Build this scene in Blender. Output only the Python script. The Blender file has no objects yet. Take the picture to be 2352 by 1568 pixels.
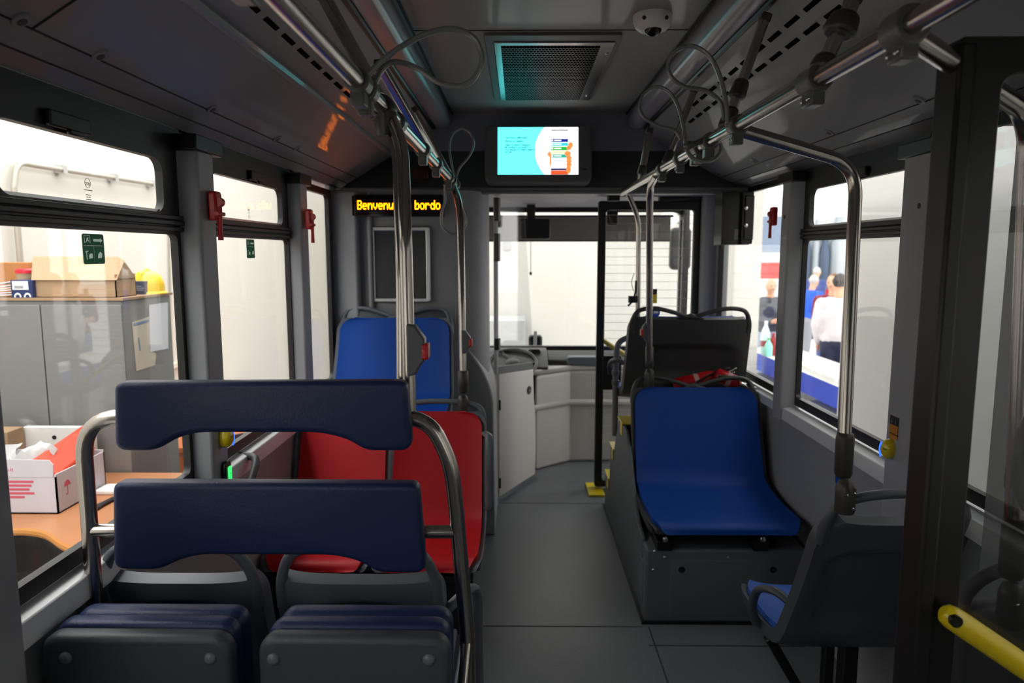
WORLD_S=3.9; EXPO=-0.05; LAMP_E=190.
import bpy, math, random
from mathutils import Vector, Matrix
random.seed(7)
# ------------------------------------------------------------------ camera model (bus runs along +Y, floor z=0)
F=1620.; CX=1176.; CY=784.; ZC=1.5
TH=math.atan(204/F); PS=math.atan(17*math.cos(TH)/F)
st,ct=math.sin(TH),math.cos(TH); sp,cp=math.sin(PS),math.cos(PS)
def at(px,py,X=None,Y=None,Z=None):
    a=(px-CX)/F; b=-(py-CY)/F
    y=ct+b*st; z=b*ct-st; x=a
    r=(x*cp-y*sp, x*sp+y*cp, z)
    t=X/r[0] if X is not None else Y/r[1] if Y is not None else (Z-ZC)/r[2]
    return Vector((r[0]*t,r[1]*t,ZC+r[2]*t))
COL=bpy.context.scene.collection
# ------------------------------------------------------------------ materials
def lin(c):
    out=[]
    for v in c:
        v=v/255.
        out.append(v/12.92 if v<=.04045 else ((v+.055)/1.055)**2.4)
    return out
MATS={}
def mat(name,rgb,rough=.5,metal=0.,bump=0.,bscale=200.,var=0.,vscale=6.,emit=0.,coat=0.,spec=.5,aniso=0.):
    if name in MATS: return MATS[name]
    m=bpy.data.materials.new(name); m.use_nodes=True
    nt=m.node_tree; b=nt.nodes['Principled BSDF']
    c=lin(rgb)+[1]
    b.inputs['Base Color'].default_value=c; b.inputs['Roughness'].default_value=rough; b.inputs['Metallic'].default_value=metal
    b.inputs['Specular IOR Level'].default_value=spec
    if coat: b.inputs['Coat Weight'].default_value=coat; b.inputs['Coat Roughness'].default_value=.06
    if aniso: b.inputs['Anisotropic'].default_value=aniso
    if emit: b.inputs['Emission Color'].default_value=c; b.inputs['Emission Strength'].default_value=emit
    tc=nt.nodes.new('ShaderNodeTexCoord')
    if var:
        n=nt.nodes.new('ShaderNodeTexNoise'); n.inputs['Scale'].default_value=vscale; n.inputs['Detail'].default_value=6
        nt.links.new(tc.outputs['Object'],n.inputs['Vector'])
        mx=nt.nodes.new('ShaderNodeMix'); mx.data_type='RGBA'
        mx.inputs['A'].default_value=[v*(1-var) for v in c[:3]]+[1]; mx.inputs['B'].default_value=[min(1,v*(1+var)) for v in c[:3]]+[1]
        nt.links.new(n.outputs['Fac'],mx.inputs['Factor']); nt.links.new(mx.outputs['Result'],b.inputs['Base Color'])
    if bump:
        n=nt.nodes.new('ShaderNodeTexNoise'); n.inputs['Scale'].default_value=bscale; n.inputs['Detail'].default_value=3
        nt.links.new(tc.outputs['Object'],n.inputs['Vector'])
        bp=nt.nodes.new('ShaderNodeBump'); bp.inputs['Strength'].default_value=bump; bp.inputs['Distance'].default_value=.002
        nt.links.new(n.outputs['Fac'],bp.inputs['Height']); nt.links.new(bp.outputs['Normal'],b.inputs['Normal'])
    MATS[name]=m; return m
def glass_mat(name,tint=(.95,.96,.96),r0=.04,rough=0.):
    if name in MATS: return MATS[name]
    m=bpy.data.materials.new(name); m.use_nodes=True; nt=m.node_tree; nt.nodes.clear()
    N=nt.nodes.new; L=nt.links.new
    out=N('ShaderNodeOutputMaterial'); mix=N('ShaderNodeMixShader'); tr=N('ShaderNodeBsdfTransparent'); gl=N('ShaderNodeBsdfGlossy')
    tr.inputs['Color'].default_value=(*tint,1); gl.inputs['Roughness'].default_value=rough
    g=N('ShaderNodeNewGeometry'); d=N('ShaderNodeVectorMath'); d.operation='DOT_PRODUCT'
    L(g.outputs['Incoming'],d.inputs[0]); L(g.outputs['Normal'],d.inputs[1])
    a=N('ShaderNodeMath'); a.operation='ABSOLUTE'; L(d.outputs['Value'],a.inputs[0])
    s=N('ShaderNodeMath'); s.operation='SUBTRACT'; s.inputs[0].default_value=1; L(a.outputs[0],s.inputs[1])
    p=N('ShaderNodeMath'); p.operation='POWER'; p.inputs[1].default_value=5; L(s.outputs[0],p.inputs[0])
    q=N('ShaderNodeMath'); q.operation='MULTIPLY_ADD'; q.inputs[1].default_value=1-r0; q.inputs[2].default_value=r0; L(p.outputs[0],q.inputs[0])
    L(q.outputs[0],mix.inputs[0]); L(tr.outputs[0],mix.inputs[1]); L(gl.outputs[0],mix.inputs[2]); L(mix.outputs[0],out.inputs[0])
    MATS[name]=m; return m
def vinyl_mat(name,rgb):
    m=bpy.data.materials.new(name); m.use_nodes=True; nt=m.node_tree; b=nt.nodes['Principled BSDF']; b.inputs['Base Color'].default_value=lin(rgb)+[1]; b.inputs['Roughness'].default_value=.4
    t=nt.nodes.new('ShaderNodeBsdfTranslucent'); t.inputs[0].default_value=[min(.95,1.15*v**.5) for v in lin(rgb)]+[1]; mx=nt.nodes.new('ShaderNodeMixShader'); mx.inputs[0].default_value=.6
    nt.links.new(b.outputs[0],mx.inputs[1]); nt.links.new(t.outputs[0],mx.inputs[2]); nt.links.new(mx.outputs[0],nt.nodes['Material Output'].inputs[0]); return m
def emat(name,rgb,s):
    if name in MATS: return MATS[name]
    m=bpy.data.materials.new(name); m.use_nodes=True; nt=m.node_tree; nt.nodes.clear()
    o=nt.nodes.new('ShaderNodeOutputMaterial'); e=nt.nodes.new('ShaderNodeEmission')
    e.inputs[0].default_value=lin(rgb)+[1]; e.inputs[1].default_value=s
    nt.links.new(e.outputs[0],o.inputs[0]); MATS[name]=m; return m
def mixpattern(m,kind,scale,c2,thick,axis=2):
    """stripe lines or round dots of a second colour in a principled material, in object space"""
    nt=m.node_tree; b=nt.nodes['Principled BSDF']; N=nt.nodes.new; L=nt.links.new
    tc=N('ShaderNodeTexCoord'); sx=N('ShaderNodeSeparateXYZ'); L(tc.outputs['Object'],sx.inputs[0])
    def M(op,a,bv=None):
        n=N('ShaderNodeMath'); n.operation=op
        for i,v in enumerate((a,bv)):
            if v is None: continue
            if isinstance(v,(int,float)): n.inputs[i].default_value=v
            else: L(v,n.inputs[i])
        return n.outputs[0]
    if kind=='lines':
        fac=M('LESS_THAN',M('FRACT',M('MULTIPLY',sx.outputs[axis],scale)),thick)
    elif kind=='dots':
        u=M('MULTIPLY',sx.outputs[0],scale[0]); v=M('MULTIPLY',sx.outputs[1],scale[1])
        odd=M('MULTIPLY',M('MODULO',M('FLOOR',v),2.),.5)
        fu=M('SUBTRACT',M('FRACT',M('ADD',u,odd)),.5); fv=M('SUBTRACT',M('FRACT',v),.5)
        d=M('ADD',M('MULTIPLY',fu,fu),M('MULTIPLY',fv,fv))
        fac=M('LESS_THAN',d,thick)
    else:
        w=N('ShaderNodeTexVoronoi'); w.inputs['Scale'].default_value=scale; L(tc.outputs['Object'],w.inputs['Vector'])
        fac=M('LESS_THAN',w.outputs['Distance'],thick)
    mx=N('ShaderNodeMix'); mx.data_type='RGBA'; mx.inputs['B'].default_value=lin(c2)+[1]
    src=b.inputs['Base Color']
    if src.is_linked: L(src.links[0].from_socket,mx.inputs['A'])
    else: mx.inputs['A'].default_value=src.default_value
    if kind=='dots':
        inv=M('SUBTRACT',1.,fac); L(M('MULTIPLY',inv,b.inputs['Metallic'].default_value),b.inputs['Metallic']); L(M('MULTIPLY',inv,.5),b.inputs['Specular IOR Level']); L(M('ADD',b.inputs['Roughness'].default_value,M('MULTIPLY',fac,.5)),b.inputs['Roughness'])
    L(fac,mx.inputs['Factor']); L(mx.outputs['Result'],b.inputs['Base Color'])
    return m
# ------------------------------------------------------------------ mesh builder
def catmull(pts,n=8,closed=False):
    P=[Vector(p) for p in pts]; out=[]; N=len(P)
    rng=range(N) if closed else range(N-1)
    for i in rng:
        p1,p2=P[i],P[(i+1)%N]
        p0=P[i-1] if (i>0 or closed) else p1*2-p2
        p3=P[(i+2)%N] if (closed or i+2<N) else p2*2-p1
        for k in range(n):
            t=k/n
            out.append(.5*((2*p1)+(p2-p0)*t+(2*p0-5*p1+4*p2-p3)*t*t+(3*p1-p0-3*p2+p3)*t**3))
    if not closed: out.append(P[-1])
    return out
def fillet(pts,r,n=7):
    P=[Vector(p) for p in pts]; out=[P[0]]
    for i in range(1,len(P)-1):
        rr=r[i-1] if isinstance(r,(list,tuple)) else r
        a=(P[i-1]-P[i]); b=(P[i+1]-P[i])
        d=min(rr,a.length*.49,b.length*.49)
        A=P[i]+a.normalized()*d; B=P[i]+b.normalized()*d
        for k in range(n+1):
            t=k/n; out.append(A*(1-t)**2+P[i]*2*t*(1-t)+B*t*t)
    out.append(P[-1]); return out
def rrect(x0,y0,x1,y1,r,n=5):
    out=[]
    for cx,cy,a0 in ((x1-r,y1-r,0),(x0+r,y1-r,90),(x0+r,y0+r,180),(x1-r,y0+r,270)):
        for k in range(n+1):
            a=math.radians(a0+90*k/n); out.append((cx+r*math.cos(a),cy+r*math.sin(a)))
    return out
class MB:
    def __init__(s): s.v=[]; s.f=[]
    def add(s,vs,fs):
        o=len(s.v); s.v+= [Vector(v) for v in vs]; s.f+=[tuple(i+o for i in f) for f in fs]; return s
    def box(s,x0,x1,y0,y1,z0,z1,M=None):
        vs=[Vector((x,y,z)) for x in (x0,x1) for y in (y0,y1) for z in (z0,z1)]
        if M is not None: vs=[M@v for v in vs]
        return s.add(vs,[(0,1,3,2),(4,6,7,5),(0,4,5,1),(2,3,7,6),(0,2,6,4),(1,5,7,3)])
    def bar(s,a,b,w,h,up=(0,0,1)):
        a=Vector(a); b=Vector(b); d=(b-a).normalized(); u=Vector(up)
        if abs(d.dot(u))>.98: u=Vector((0,1,0))
        r=d.cross(u).normalized(); u=r.cross(d)
        vs=[p+r*(i*w/2)+u*(j*h/2) for p in (a,b) for i in (-1,1) for j in (-1,1)]
        return s.add(vs,[(0,1,3,2),(4,6,7,5),(0,4,5,1),(2,3,7,6),(0,2,6,4),(1,5,7,3)])
    def tube(s,path,r,seg=12,closed=False,flat=None,up=None):
        P=[Vector(p) for p in path]; n=len(P); vs=[]; prev=None
        for i,p in enumerate(P):
            t=(P[(i+1)%n]-P[i-1]) if closed else (P[min(i+1,n-1)]-P[max(i-1,0)])
            if t.length<1e-9: t=Vector((0,0,1))
            t.normalize()
            if prev is None:
                ref=Vector(up) if up else (Vector((0,0,1)) if abs(t.z)<.9 else Vector((1,0,0)))
                u=t.cross(ref).normalized()
            else:
                u=prev-t*prev.dot(t)
                if u.length<1e-6: u=t.orthogonal()
                u.normalize()
            prev=u; w=t.cross(u)
            rr=r[i] if isinstance(r,(list,tuple)) else r
            fl=flat if flat else 1.
            for k in range(seg):
                a=2*math.pi*k/seg; vs.append(p+u*math.cos(a)*rr+w*math.sin(a)*rr*fl)
        fs=[]
        for i in range(n if closed else n-1):
            j=(i+1)%n
            for k in range(seg):
                l=(k+1)%seg; fs.append((i*seg+k,i*seg+l,j*seg+l,j*seg+k))
        if not closed:
            fs.append(tuple(range(seg))[::-1]); fs.append(tuple((n-1)*seg+k for k in range(seg)))
        return s.add(vs,fs)
    def cyl(s,a,b,r,seg=20,r2=None):
        return s.tube([a,b],[r,r if r2 is None else r2],seg)
    def lathe(s,prof,c=(0,0,0),axis=(0,0,1),seg=24):
        ax=Vector(axis).normalized(); u=ax.orthogonal().normalized(); w=ax.cross(u); c=Vector(c); vs=[]
        for (r,h) in prof:
            for k in range(seg):
                a=2*math.pi*k/seg; vs.append(c+ax*h+u*math.cos(a)*r+w*math.sin(a)*r)
        fs=[(i*seg+k,i*seg+(k+1)%seg,(i+1)*seg+(k+1)%seg,(i+1)*seg+k) for i in range(len(prof)-1) for k in range(seg)]
        fs.append(tuple(range(seg))[::-1]); fs.append(tuple((len(prof)-1)*seg+k for k in range(seg)))
        return s.add(vs,fs)
    def prism(s,poly,o,u,v,d):
        """poly (2D) placed at o + u*a + v*b and extruded along vector d"""
        o,u,v,d=map(Vector,(o,u,v,d)); n=len(poly)
        A=[o+u*a+v*b for a,b in poly]; B=[p+d for p in A]
        fs=[tuple(range(n)),tuple(range(2*n-1,n-1,-1))]+[(i,n+i,n+(i+1)%n,(i+1)%n) for i in range(n)]
        return s.add(A+B,fs)
    def soft(s,poly,o,u,v,d,bev=.01,n=4):
        """extruded outline with rounded-over edges on both faces"""
        o,u,v,d=map(Vector,(o,u,v,d)); D=d.length; dn=d/D; m=len(poly)
        C=[Vector((a,b)) for a,b in poly]
        area=sum(C[i].x*C[(i+1)%m].y-C[(i+1)%m].x*C[i].y for i in range(m))
        sg=1 if area>0 else -1
        nrm=[]
        for i in range(m):
            e1=(C[i]-C[i-1]); e2=(C[(i+1)%m]-C[i])
            n1=Vector((e1.y,-e1.x)).normalized()*sg if e1.length>1e-9 else Vector((0,0)); n2=Vector((e2.y,-e2.x)).normalized()*sg if e2.length>1e-9 else Vector((0,0))
            q=n1+n2; q=q.normalized() if q.length>1e-6 else n1
            nrm.append(q/max(.5,q.dot(n1)) if n1.length else q)
        rings=[]
        for k in range(n+1):
            a=math.pi/2*k/n; rings.append((-bev*(1-math.sin(a)),bev*(1-math.cos(a))))
        rings+= [(i,D-h) for i,h in reversed(rings)]
        vs=[]
        for ins,h in rings:
            for i in range(m):
                c=C[i]+nrm[i]*ins; vs.append(o+u*c.x+v*c.y+dn*h)
        R=len(rings)
        fs=[(k*m+i,k*m+(i+1)%m,(k+1)*m+(i+1)%m,(k+1)*m+i) for k in range(R-1) for i in range(m)]
        fs.append(tuple(range(m))[::-1]); fs.append(tuple((R-1)*m+i for i in range(m)))
        return s.add(vs,fs)
    def ring(s,outer,inner,o,u,v,d):
        """plate with a hole; outer and inner have equal counts"""
        o,u,v,d=map(Vector,(o,u,v,d)); n=len(outer)
        A=[o+u*a+v*b for a,b in outer]; B=[o+u*a+v*b for a,b in inner]
        vs=A+B+[p+d for p in A]+[p+d for p in B]; fs=[]
        for i in range(n):
            j=(i+1)%n
            fs+=[(i,j,n+j,n+i),(2*n+i,3*n+i,3*n+j,2*n+j),(i,2*n+i,2*n+j,j),(n+i,n+j,3*n+j,3*n+i)]
        return s.add(vs,fs)
    def sheet(s,rows,thick_dir=None,back=None):
        """grid of points rows[i][j]; back: second grid closing it to a solid"""
        a=len(rows); b=len(rows[0]); vs=[p for r in rows for p in r]
        fs=[(i*b+j,i*b+j+1,(i+1)*b+j+1,(i+1)*b+j) for i in range(a-1) for j in range(b-1)]
        if back:
            o=a*b; vs+=[p for r in back for p in r]
            fs+=[(o+i*b+j,o+(i+1)*b+j,o+(i+1)*b+j+1,o+i*b+j+1) for i in range(a-1) for j in range(b-1)]
            for i in range(a-1):
                fs.append((i*b,(i+1)*b,o+(i+1)*b,o+i*b)); fs.append((i*b+b-1,o+i*b+b-1,o+(i+1)*b+b-1,(i+1)*b+b-1))
            for j in range(b-1):
                fs.append((j,o+j,o+j+1,j+1)); fs.append(((a-1)*b+j,(a-1)*b+j+1,o+(a-1)*b+j+1,o+(a-1)*b+j))
        return s.add(vs,fs)
    def mesh(s,me,M):
        return s.add([M@v.co for v in me.vertices],[tuple(p.vertices) for p in me.polygons])
import bmesh
ORG={}
def build(name,mb,m,parent=None,org=None,bev=0.,smooth=True,ang=38,seg=2):
    if parent is not None: org=ORG[parent.name]
    if org is None:
        n=len(mb.v); lo=[min(v[i] for v in mb.v) for i in range(3)]; hi=[max(v[i] for v in mb.v) for i in range(3)]
        org=Vector(((lo[0]+hi[0])/2,(lo[1]+hi[1])/2,lo[2]))
    org=Vector(org)
    me=bpy.data.meshes.new(name); me.from_pydata([v-org for v in mb.v],[],mb.f)
    bm=bmesh.new(); bm.from_mesh(me); bmesh.ops.recalc_face_normals(bm,faces=bm.faces[:]); bm.to_mesh(me); bm.free()
    me.materials.append(m)
    o=bpy.data.objects.new(name,me); COL.objects.link(o)
    if smooth:
        me.polygons.foreach_set('use_smooth',[True]*len(me.polygons)); me.set_sharp_from_angle(angle=math.radians(ang))
    if bev:
        b=o.modifiers.new('Bevel','BEVEL'); b.width=bev; b.segments=seg; b.limit_method='ANGLE'; b.angle_limit=math.radians(38)
        b.harden_normals=False
    if parent is not None: o.parent=parent
    else: o.location=org
    ORG[o.name]=org
    return o
def tag(o,label,cat,group=None,kind=None):
    o['label']=label; o['category']=cat
    if group: o['group']=group
    if kind: o['kind']=kind
    return o
def thing(name,label,cat,loc,group=None):
    o=bpy.data.objects.new(name,None); COL.objects.link(o); o.location=loc; o.empty_display_size=.05
    ORG[o.name]=Vector(loc); return tag(o,label,cat,group)
def struct(name,mb,m,label=None,cat=None,**k):
    o=build(name,mb,m,org=(0,0,0),**k); o['kind']='structure'
    if label: o['label']=label; o['category']=cat or 'wall'
    return o
def sroot(name,label,cat,loc=(0,0,0)):
    o=thing(name,label,cat,loc); o['kind']='structure'; return o
def text(s,size,M,depth=.0005,align='LEFT',bold=0.):
    c=bpy.data.curves.new('txt','FONT'); c.body=s; c.size=size; c.align_x=align; c.extrude=depth; c.offset=bold; c.resolution_u=3
    o=bpy.data.objects.new('txt',c); COL.objects.link(o)
    dg=bpy.context.evaluated_depsgraph_get(); me=bpy.data.meshes.new_from_object(o.evaluated_get(dg))
    mb=MB(); mb.mesh(me,M)
    bpy.data.objects.remove(o); bpy.data.curves.remove(c); bpy.data.meshes.remove(me); return mb
def basis(o,u,v):
    """matrix mapping local x->u, y->v at o"""
    u=Vector(u).normalized(); v=Vector(v).normalized(); w=u.cross(v)
    return Matrix(((u.x,v.x,w.x,o[0]),(u.y,v.y,w.y,o[1]),(u.z,v.z,w.z,o[2]),(0,0,0,1)))
# ------------------------------------------------------------------ palette
GREY=mat('grey_panel',(150,152,156),.55,bump=.05,bscale=500)
PILLAR=mat('pillar_plastic',(160,162,167),.5,bump=.05,bscale=500)
CEIL=mat('ceiling_panel',(136,137,139),.5,coat=.35)
CEILC=mat('ceiling_liner',(142,140,137),.5,coat=.25)
DGREY=mat('dark_grey_plastic',(66,68,71),.5,bump=.1,bscale=400)
SHELL=mat('seat_shell_plastic',(98,103,112),.42,bump=.12,bscale=700)
SHELLM=mat('seat_shell_mid',(70,74,82),.45,bump=.12,bscale=700)
SHELLD=mat('seat_shell_dark',(60,61,63),.5,bump=.12,bscale=700)
FOLD=mat('folding_seat_shell',(62,66,72),.42,bump=.3,bscale=600)
BLACK=mat('black_rubber',(14,14,15),.45)
SLOT=mat('slot_black',(3,3,3),.95,spec=.05)
BLACKG=mat('black_gloss',(8,8,9),.12)
BLACKM=mat('black_metal',(20,20,21),.4)
STEEL=mat('brushed_steel',(180,174,168),.22,metal=1.,aniso=.4)
ALU=mat('aluminium',(205,206,208),.3,metal=1.)
CHROME=mat('screw_steel',(210,210,210),.18,metal=1.)
SILL=mat('sill_plastic',(222,224,228),.22,spec=.8)
NAVY=mat('navy_leatherette',(26,43,84),.42,bump=.35,bscale=260,spec=.4)
BLUE=mat('blue_vinyl',(6,69,158),.5,bump=.15,bscale=900,var=.05,vscale=3,spec=.25)
RED=mat('red_vinyl',(180,14,26),.5,bump=.15,bscale=900,var=.06,vscale=3,spec=.3)
CLAMP=mat('clamp_grey',(92,92,90),.35)
CLAMPD=mat('clamp_dark',(58,57,54),.4)
STRAP=mat('strap_plastic',(128,130,130),.25,coat=.4)
YEL=mat('yellow_paint',(232,206,20),.3,coat=.4)
REDP=mat('red_plastic',(184,12,22),.35)
BTN=mat('stop_button_red',(200,28,30),.35)
BOXG=mat('button_box_grey',(88,90,94),.4)
CREAM=mat('cab_light_plastic',(196,192,187),.5,bump=.06,bscale=400)
WHITEP=mat('white_plastic',(225,224,220),.4)
GLASS=glass_mat('window_glass')
GLASSD=glass_mat('door_glass',(.80,.81,.82),.05)
FLOOR=mat('floor_vinyl',(104,108,113),.38,bump=.05,bscale=150,var=.10,vscale=4)
mixpattern(FLOOR,'vor',95.,(150,150,150),.12)
# ================================================================== SETTING: the bus shell
XL,XR=-.92,1.18
# floor
mb=MB().box(-1.0,1.26,-2.05,5.45,-.12,0); struct('floor',mb,FLOOR)
fl=bpy.data.objects['floor']
mb=MB().box(-.85,.50,2.687,2.693,0,.0012); mb.box(-.12,.50,4.10,4.106,0,.0012)
a=at(1490,1440,Z=0); b=at(1535,1568,Z=0); mb.bar((a.x,a.y,.0005),(b.x,b.y-.6,.0005),.006,.0014); mb.box(.50,1.1,2.55,2.556,0,.0012)
build('seam',mb,mat('seam_dark',(52,54,56),.6),parent=fl)
# ceiling cross-section panels
LP=[(-.367,2.22),(-.43,2.135),(-.655,2.0),(-.845,1.884),(-.89,1.855),(-.925,1.825)]
RP=[(.57,2.22),(.63,2.135),(.825,2.0),(1.04,1.884),(1.10,1.857),(1.185,1.838)]
mb=MB().box(LP[0][0]-.02,RP[0][0]+.02,-2.0,3.93,2.22,2.26); ce=struct('ceiling',mb,CEILC)
mb=MB().box(-.345,.548,2.408,2.414,2.2185,2.2205); mb.box(-.352,-.346,-2,3.86,2.212,2.2205); mb.box(.552,.558,-2,3.86,2.212,2.2205)
build('seam',mb,mat('seam_black',(22,22,22),.6),parent=ce)
def panel(a,b,t,y0,y1):
    a=Vector((a[0],0,a[1])); b=Vector((b[0],0,b[1])); 
    return [a,b,b+Vector((0,0,t)),a+Vector((0,0,t))]
for nm,PR in (('ceiling_left',LP),('ceiling_right',RP)):
    s=-1 if PR is LP else 1
    y1=3.74
    mb=MB()
    top=[(x,z+.012) for x,z in PR[1:]]
    poly=PR[1:]+[(PR[-1][0]+s*.05,PR[-1][1]),(PR[-1][0]+s*.05,2.27),(PR[1][0],2.27)]
    mb.prism(poly,(0,-2.0,0),(1,0,0),(0,0,1),(0,y1+2.0,0))
    o=struct(nm,mb,CEIL,smooth=False)
    # raised ribs at the panel joints
    r=MB()
    for k,(w) in ((2,.014),):
        x,z=PR[k]; r.tube([(x,-2,z),(x,y1,z)],w,8)
    build('joint_rib',r,CEIL,parent=o)
    q=MB()
    for k in (3,4): x,z=PR[k]; q.box(x-.0022,x+.0022,-2,y1,z-.0012,z+.003)
    dA=Vector((PR[2][0]-PR[3][0],0,PR[2][1]-PR[3][1]))
    for y in (1.27,-.2) if s<0 else (1.05,):
        a=Vector((PR[2][0],y+(.0),PR[2][1]-.0005)); b=Vector((PR[3][0],y,PR[3][1]-.0005)); q.bar(a,b,.004,.003)
    build('seam',q,MATS['seam_black'],parent=o)
    # air slots
    q=MB(); d=Vector((PR[2][0]-PR[1][0],0,PR[2][1]-PR[1][1])); n=Vector((d.z,0,-d.x)).normalized()*1.0
    if n.z>0: n=-n
    rows=(.71,) if s<0 else (.35,.55)
    for t in rows:
        for k in range(22):
            y=.50+k*.125+(0 if t!=.35 else .03)
            c=Vector((PR[1][0],y,PR[1][1]))+d*t
            M=Matrix.Translation(c)@basis((0,0,0),(0,1,0),d.normalized())
            q.add([M@Vector((x,yy,0))+n*zz for x,yy in ((-.042,-.0065),(.042,-.0065),(.042,.0065),(-.042,.0065)) for zz in (-.004,.0012)],
                  [(0,2,4,6),(1,3,5,7),(0,1,3,2),(2,3,5,4),(4,5,7,6),(6,7,1,0)])
    so=build('air_slots',q,SLOT,parent=o,smooth=False)
# roof slab and outer skin above the windows
mb=MB().box(-1.0,1.26,-2.05,5.5,2.275,2.33); struct('trim_1',mb,GREY)
# body sides
def side(nm,x0,x1,parts):
    mb=MB()
    xi=(x1 if x1<0 else x0); xo=xi+(-.022 if x1<0 else .022)
    for y0,y1,z0,z1 in parts:
        if z0==.8: mb.box(min(xi,xo),max(xi,xo),y0,y1,z0,z1)
        else: mb.box(x0,x1,y0,y1,z0,z1)
    return struct(nm,mb,GREY,bev=.002)
WIN_L=[(-1.9,.96),(1.16,1.93),(2.04,2.85),(2.93,3.47)]
WIN_R=[(-1.9,-.2),(.0,1.46),(1.68,1.93),(2.10,2.98),(3.08,4.20)]
def posts(W,y0,y1):
    e=[y0]+[v for w in W for v in w]+[y1]
    return [(e[i],e[i+1],.8,1.84) for i in range(0,len(e),2)]
pl=[(-2.05,5.45,-.4,.82),(-2.05,5.45,1.82,2.3)]+posts(WIN_L,-2.05,3.62)
pr=[(-2.05,4.35,-.4,.82),(-2.05,5.45,1.84,2.3)]+posts(WIN_R,-2.05,4.36)
wl=side('wall_left',-1.0,XL,pl); wr=side('wall_right',XR,1.26,pr)
mb=MB().box(-1.0,1.26,-2.1,-2.05,-.4,2.3); struct('wall_back',mb,GREY)
# darker lower lining strips
# pillars
def pillar(nm,pts,z0,z1,y0,y1,s):
    mb=MB().prism(pts,(0,0,z0),(1,0,0),(0,1,0),(0,0,z1-z0)); o=struct(nm,mb,PILLAR,bev=.008,seg=3)
    xs=[p[0] for p in pts]; x0,x1=min(xs)-.008,max(xs)+.008
    c=MB().box(x0,x1,y0-.02,y1+.02,z1-.03,z1+.012); build('top_cap',c,BLACKM,parent=o,bev=.004)
    k=MB().lathe([(.008,0),(.008,.002),(.005,.003)],((max(xs) if s<0 else min(xs)),(y0+y1)/2,z1-.17),(-s,0,0),12)
    build('plug',k,DGREY,parent=o); return o
pillar('trim_2',[(-.93,.94),(-.86,.955),(-.86,1.145),(-.93,1.17)],.60,1.80,.94,1.17,-1)
pillar('trim_3',[(-.93,1.915),(-.865,1.93),(-.86,2.02),(-.93,2.06)],.80,1.80,1.92,2.05,-1)
pillar('trim_4',[(-.93,2.825),(-.868,2.835),(-.865,2.92),(-.93,2.945)],.80,1.80,2.83,2.94,-1)
pillar('trim_5',[(1.19,1.90),(1.13,1.97),(1.12,2.0),(1.12,2.115),(1.19,2.13)],.45,1.80,1.92,2.12,1)
pillar('trim_6',[(1.19,2.965),(1.12,2.99),(1.12,3.075),(1.19,3.095)],.78,1.82,2.97,3.09,1)
pillar('trim_13',[(1.19,1.47),(1.13,1.49),(1.12,1.52),(1.12,1.65),(1.19,1.675)],.45,1.82,1.47,1.675,1)
# windows
def window(nm,s,y0,y1,z0,z1,tr,insu,insl,label,latch=None):
    X=XL if s<0 else XR
    root=sroot(nm,label,'window',(X,(y0+y1)/2,z0))
    x=X-s*.004; D=(s*.02,0,0); E=.012
    def fr(r,za,zb,ya,yb,ga,gb,ha,hb,rad):
        n=6
        outer=rrect(ya,za,yb,zb,.002,n); inner=rrect(ga,ha,gb,hb,rad,n)
        r.ring(outer,inner,(x,0,0),(0,1,0),(0,0,1),D)
    r=MB()
    if tr:
        fr(r,tr[1]-.03,z1,y0-E,y1+E,y0+insu,y1-insu,tr[1],z1-.088,.035)
        fr(r,z0,tr[0]+.03,y0-E,y1+E,y0+insl,y1-insl,z0+.035,tr[0],.02)
    else: fr(r,z0,z1,y0-E,y1+E,y0+insl,y1-insl,z0+.035,z1-.03,.03)
    build('frame',r,BLACK,parent=root)
    g=MB()
    if tr: g.box(X+s*.008,X+s*.013,y0+insu-.01,y1-insu+.01,tr[1]-.01,z1-.08)
    if tr: build('upper_pane',g,GLASS,parent=root,smooth=False); g=MB()
    g.box(X+s*.008,X+s*.013,y0+insl-.01,y1-insl+.01,z0+.025,(tr[0] if tr else z1-.03)+.01); build('lower_pane' if tr else 'pane',g,GLASS,parent=root,smooth=False)
    if tr:
        t=MB(); zc=(tr[0]+tr[1])/2
        for k,(dz,w) in enumerate(((.016,.010),(.002,.012),(-.014,.010))):
            t.box(x-s*w,x,y0-E,y1+E,zc+dz-.006,zc+dz+.006)
        build('transom',t,BLACK,parent=root,bev=.002)
        w=MB().box(X+s*.001,X+s*.007,y0+insu,y1-insu,tr[1]-.001,tr[1]+.007); build('seal_strip',w,ALU,parent=root)
    if latch:
        l=MB().box(x-s*.014,x,latch-.06,latch+.07,z1-.082,z1-.05); l.box(x-s*.02,x-s*.01,latch-.01,latch+.04,z1-.092,z1-.08)
        build('latch',l,BLACKM,parent=root,bev=.004)
    return root
T=(1.548,1.603)
window('window_1',-1,1.16,1.93,.855,1.826,T,.09,.03,'near left bus window with hinged upper pane, nearest the folding seats',1.45)
window('window_2',-1,2.04,2.85,.855,1.826,T,.09,.03,'middle left bus window between the two red hammers',2.48)
window('window_3',-1,2.93,3.47,.855,1.80,None,.05,.04,'narrow far left window beside the blue seat')
window('window_4',1,2.10,2.98,.855,1.84,T,.06,.02,'right bus window behind the steel pole with white panel outside',2.5)
window('window_5',1,3.08,4.20,.855,1.835,None,.05,.03,'far right window with bottles and blue table outside')
window('window_6',1,1.68,1.93,.855,1.84,None,.03,.01,'near right window seen through the glass of the inner door')
window('window_7',-1,-1.9,.96,.855,1.826,T,.09,.03,'rear left bus window out of the picture')
window('window_10',1,.0,1.46,.855,1.84,T,.09,.03,'right bus window just out of the picture beside the inner door')
window('window_8',1,-1.9,-.2,.855,1.84,T,.09,.03,'rear right bus window out of the picture')
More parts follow.
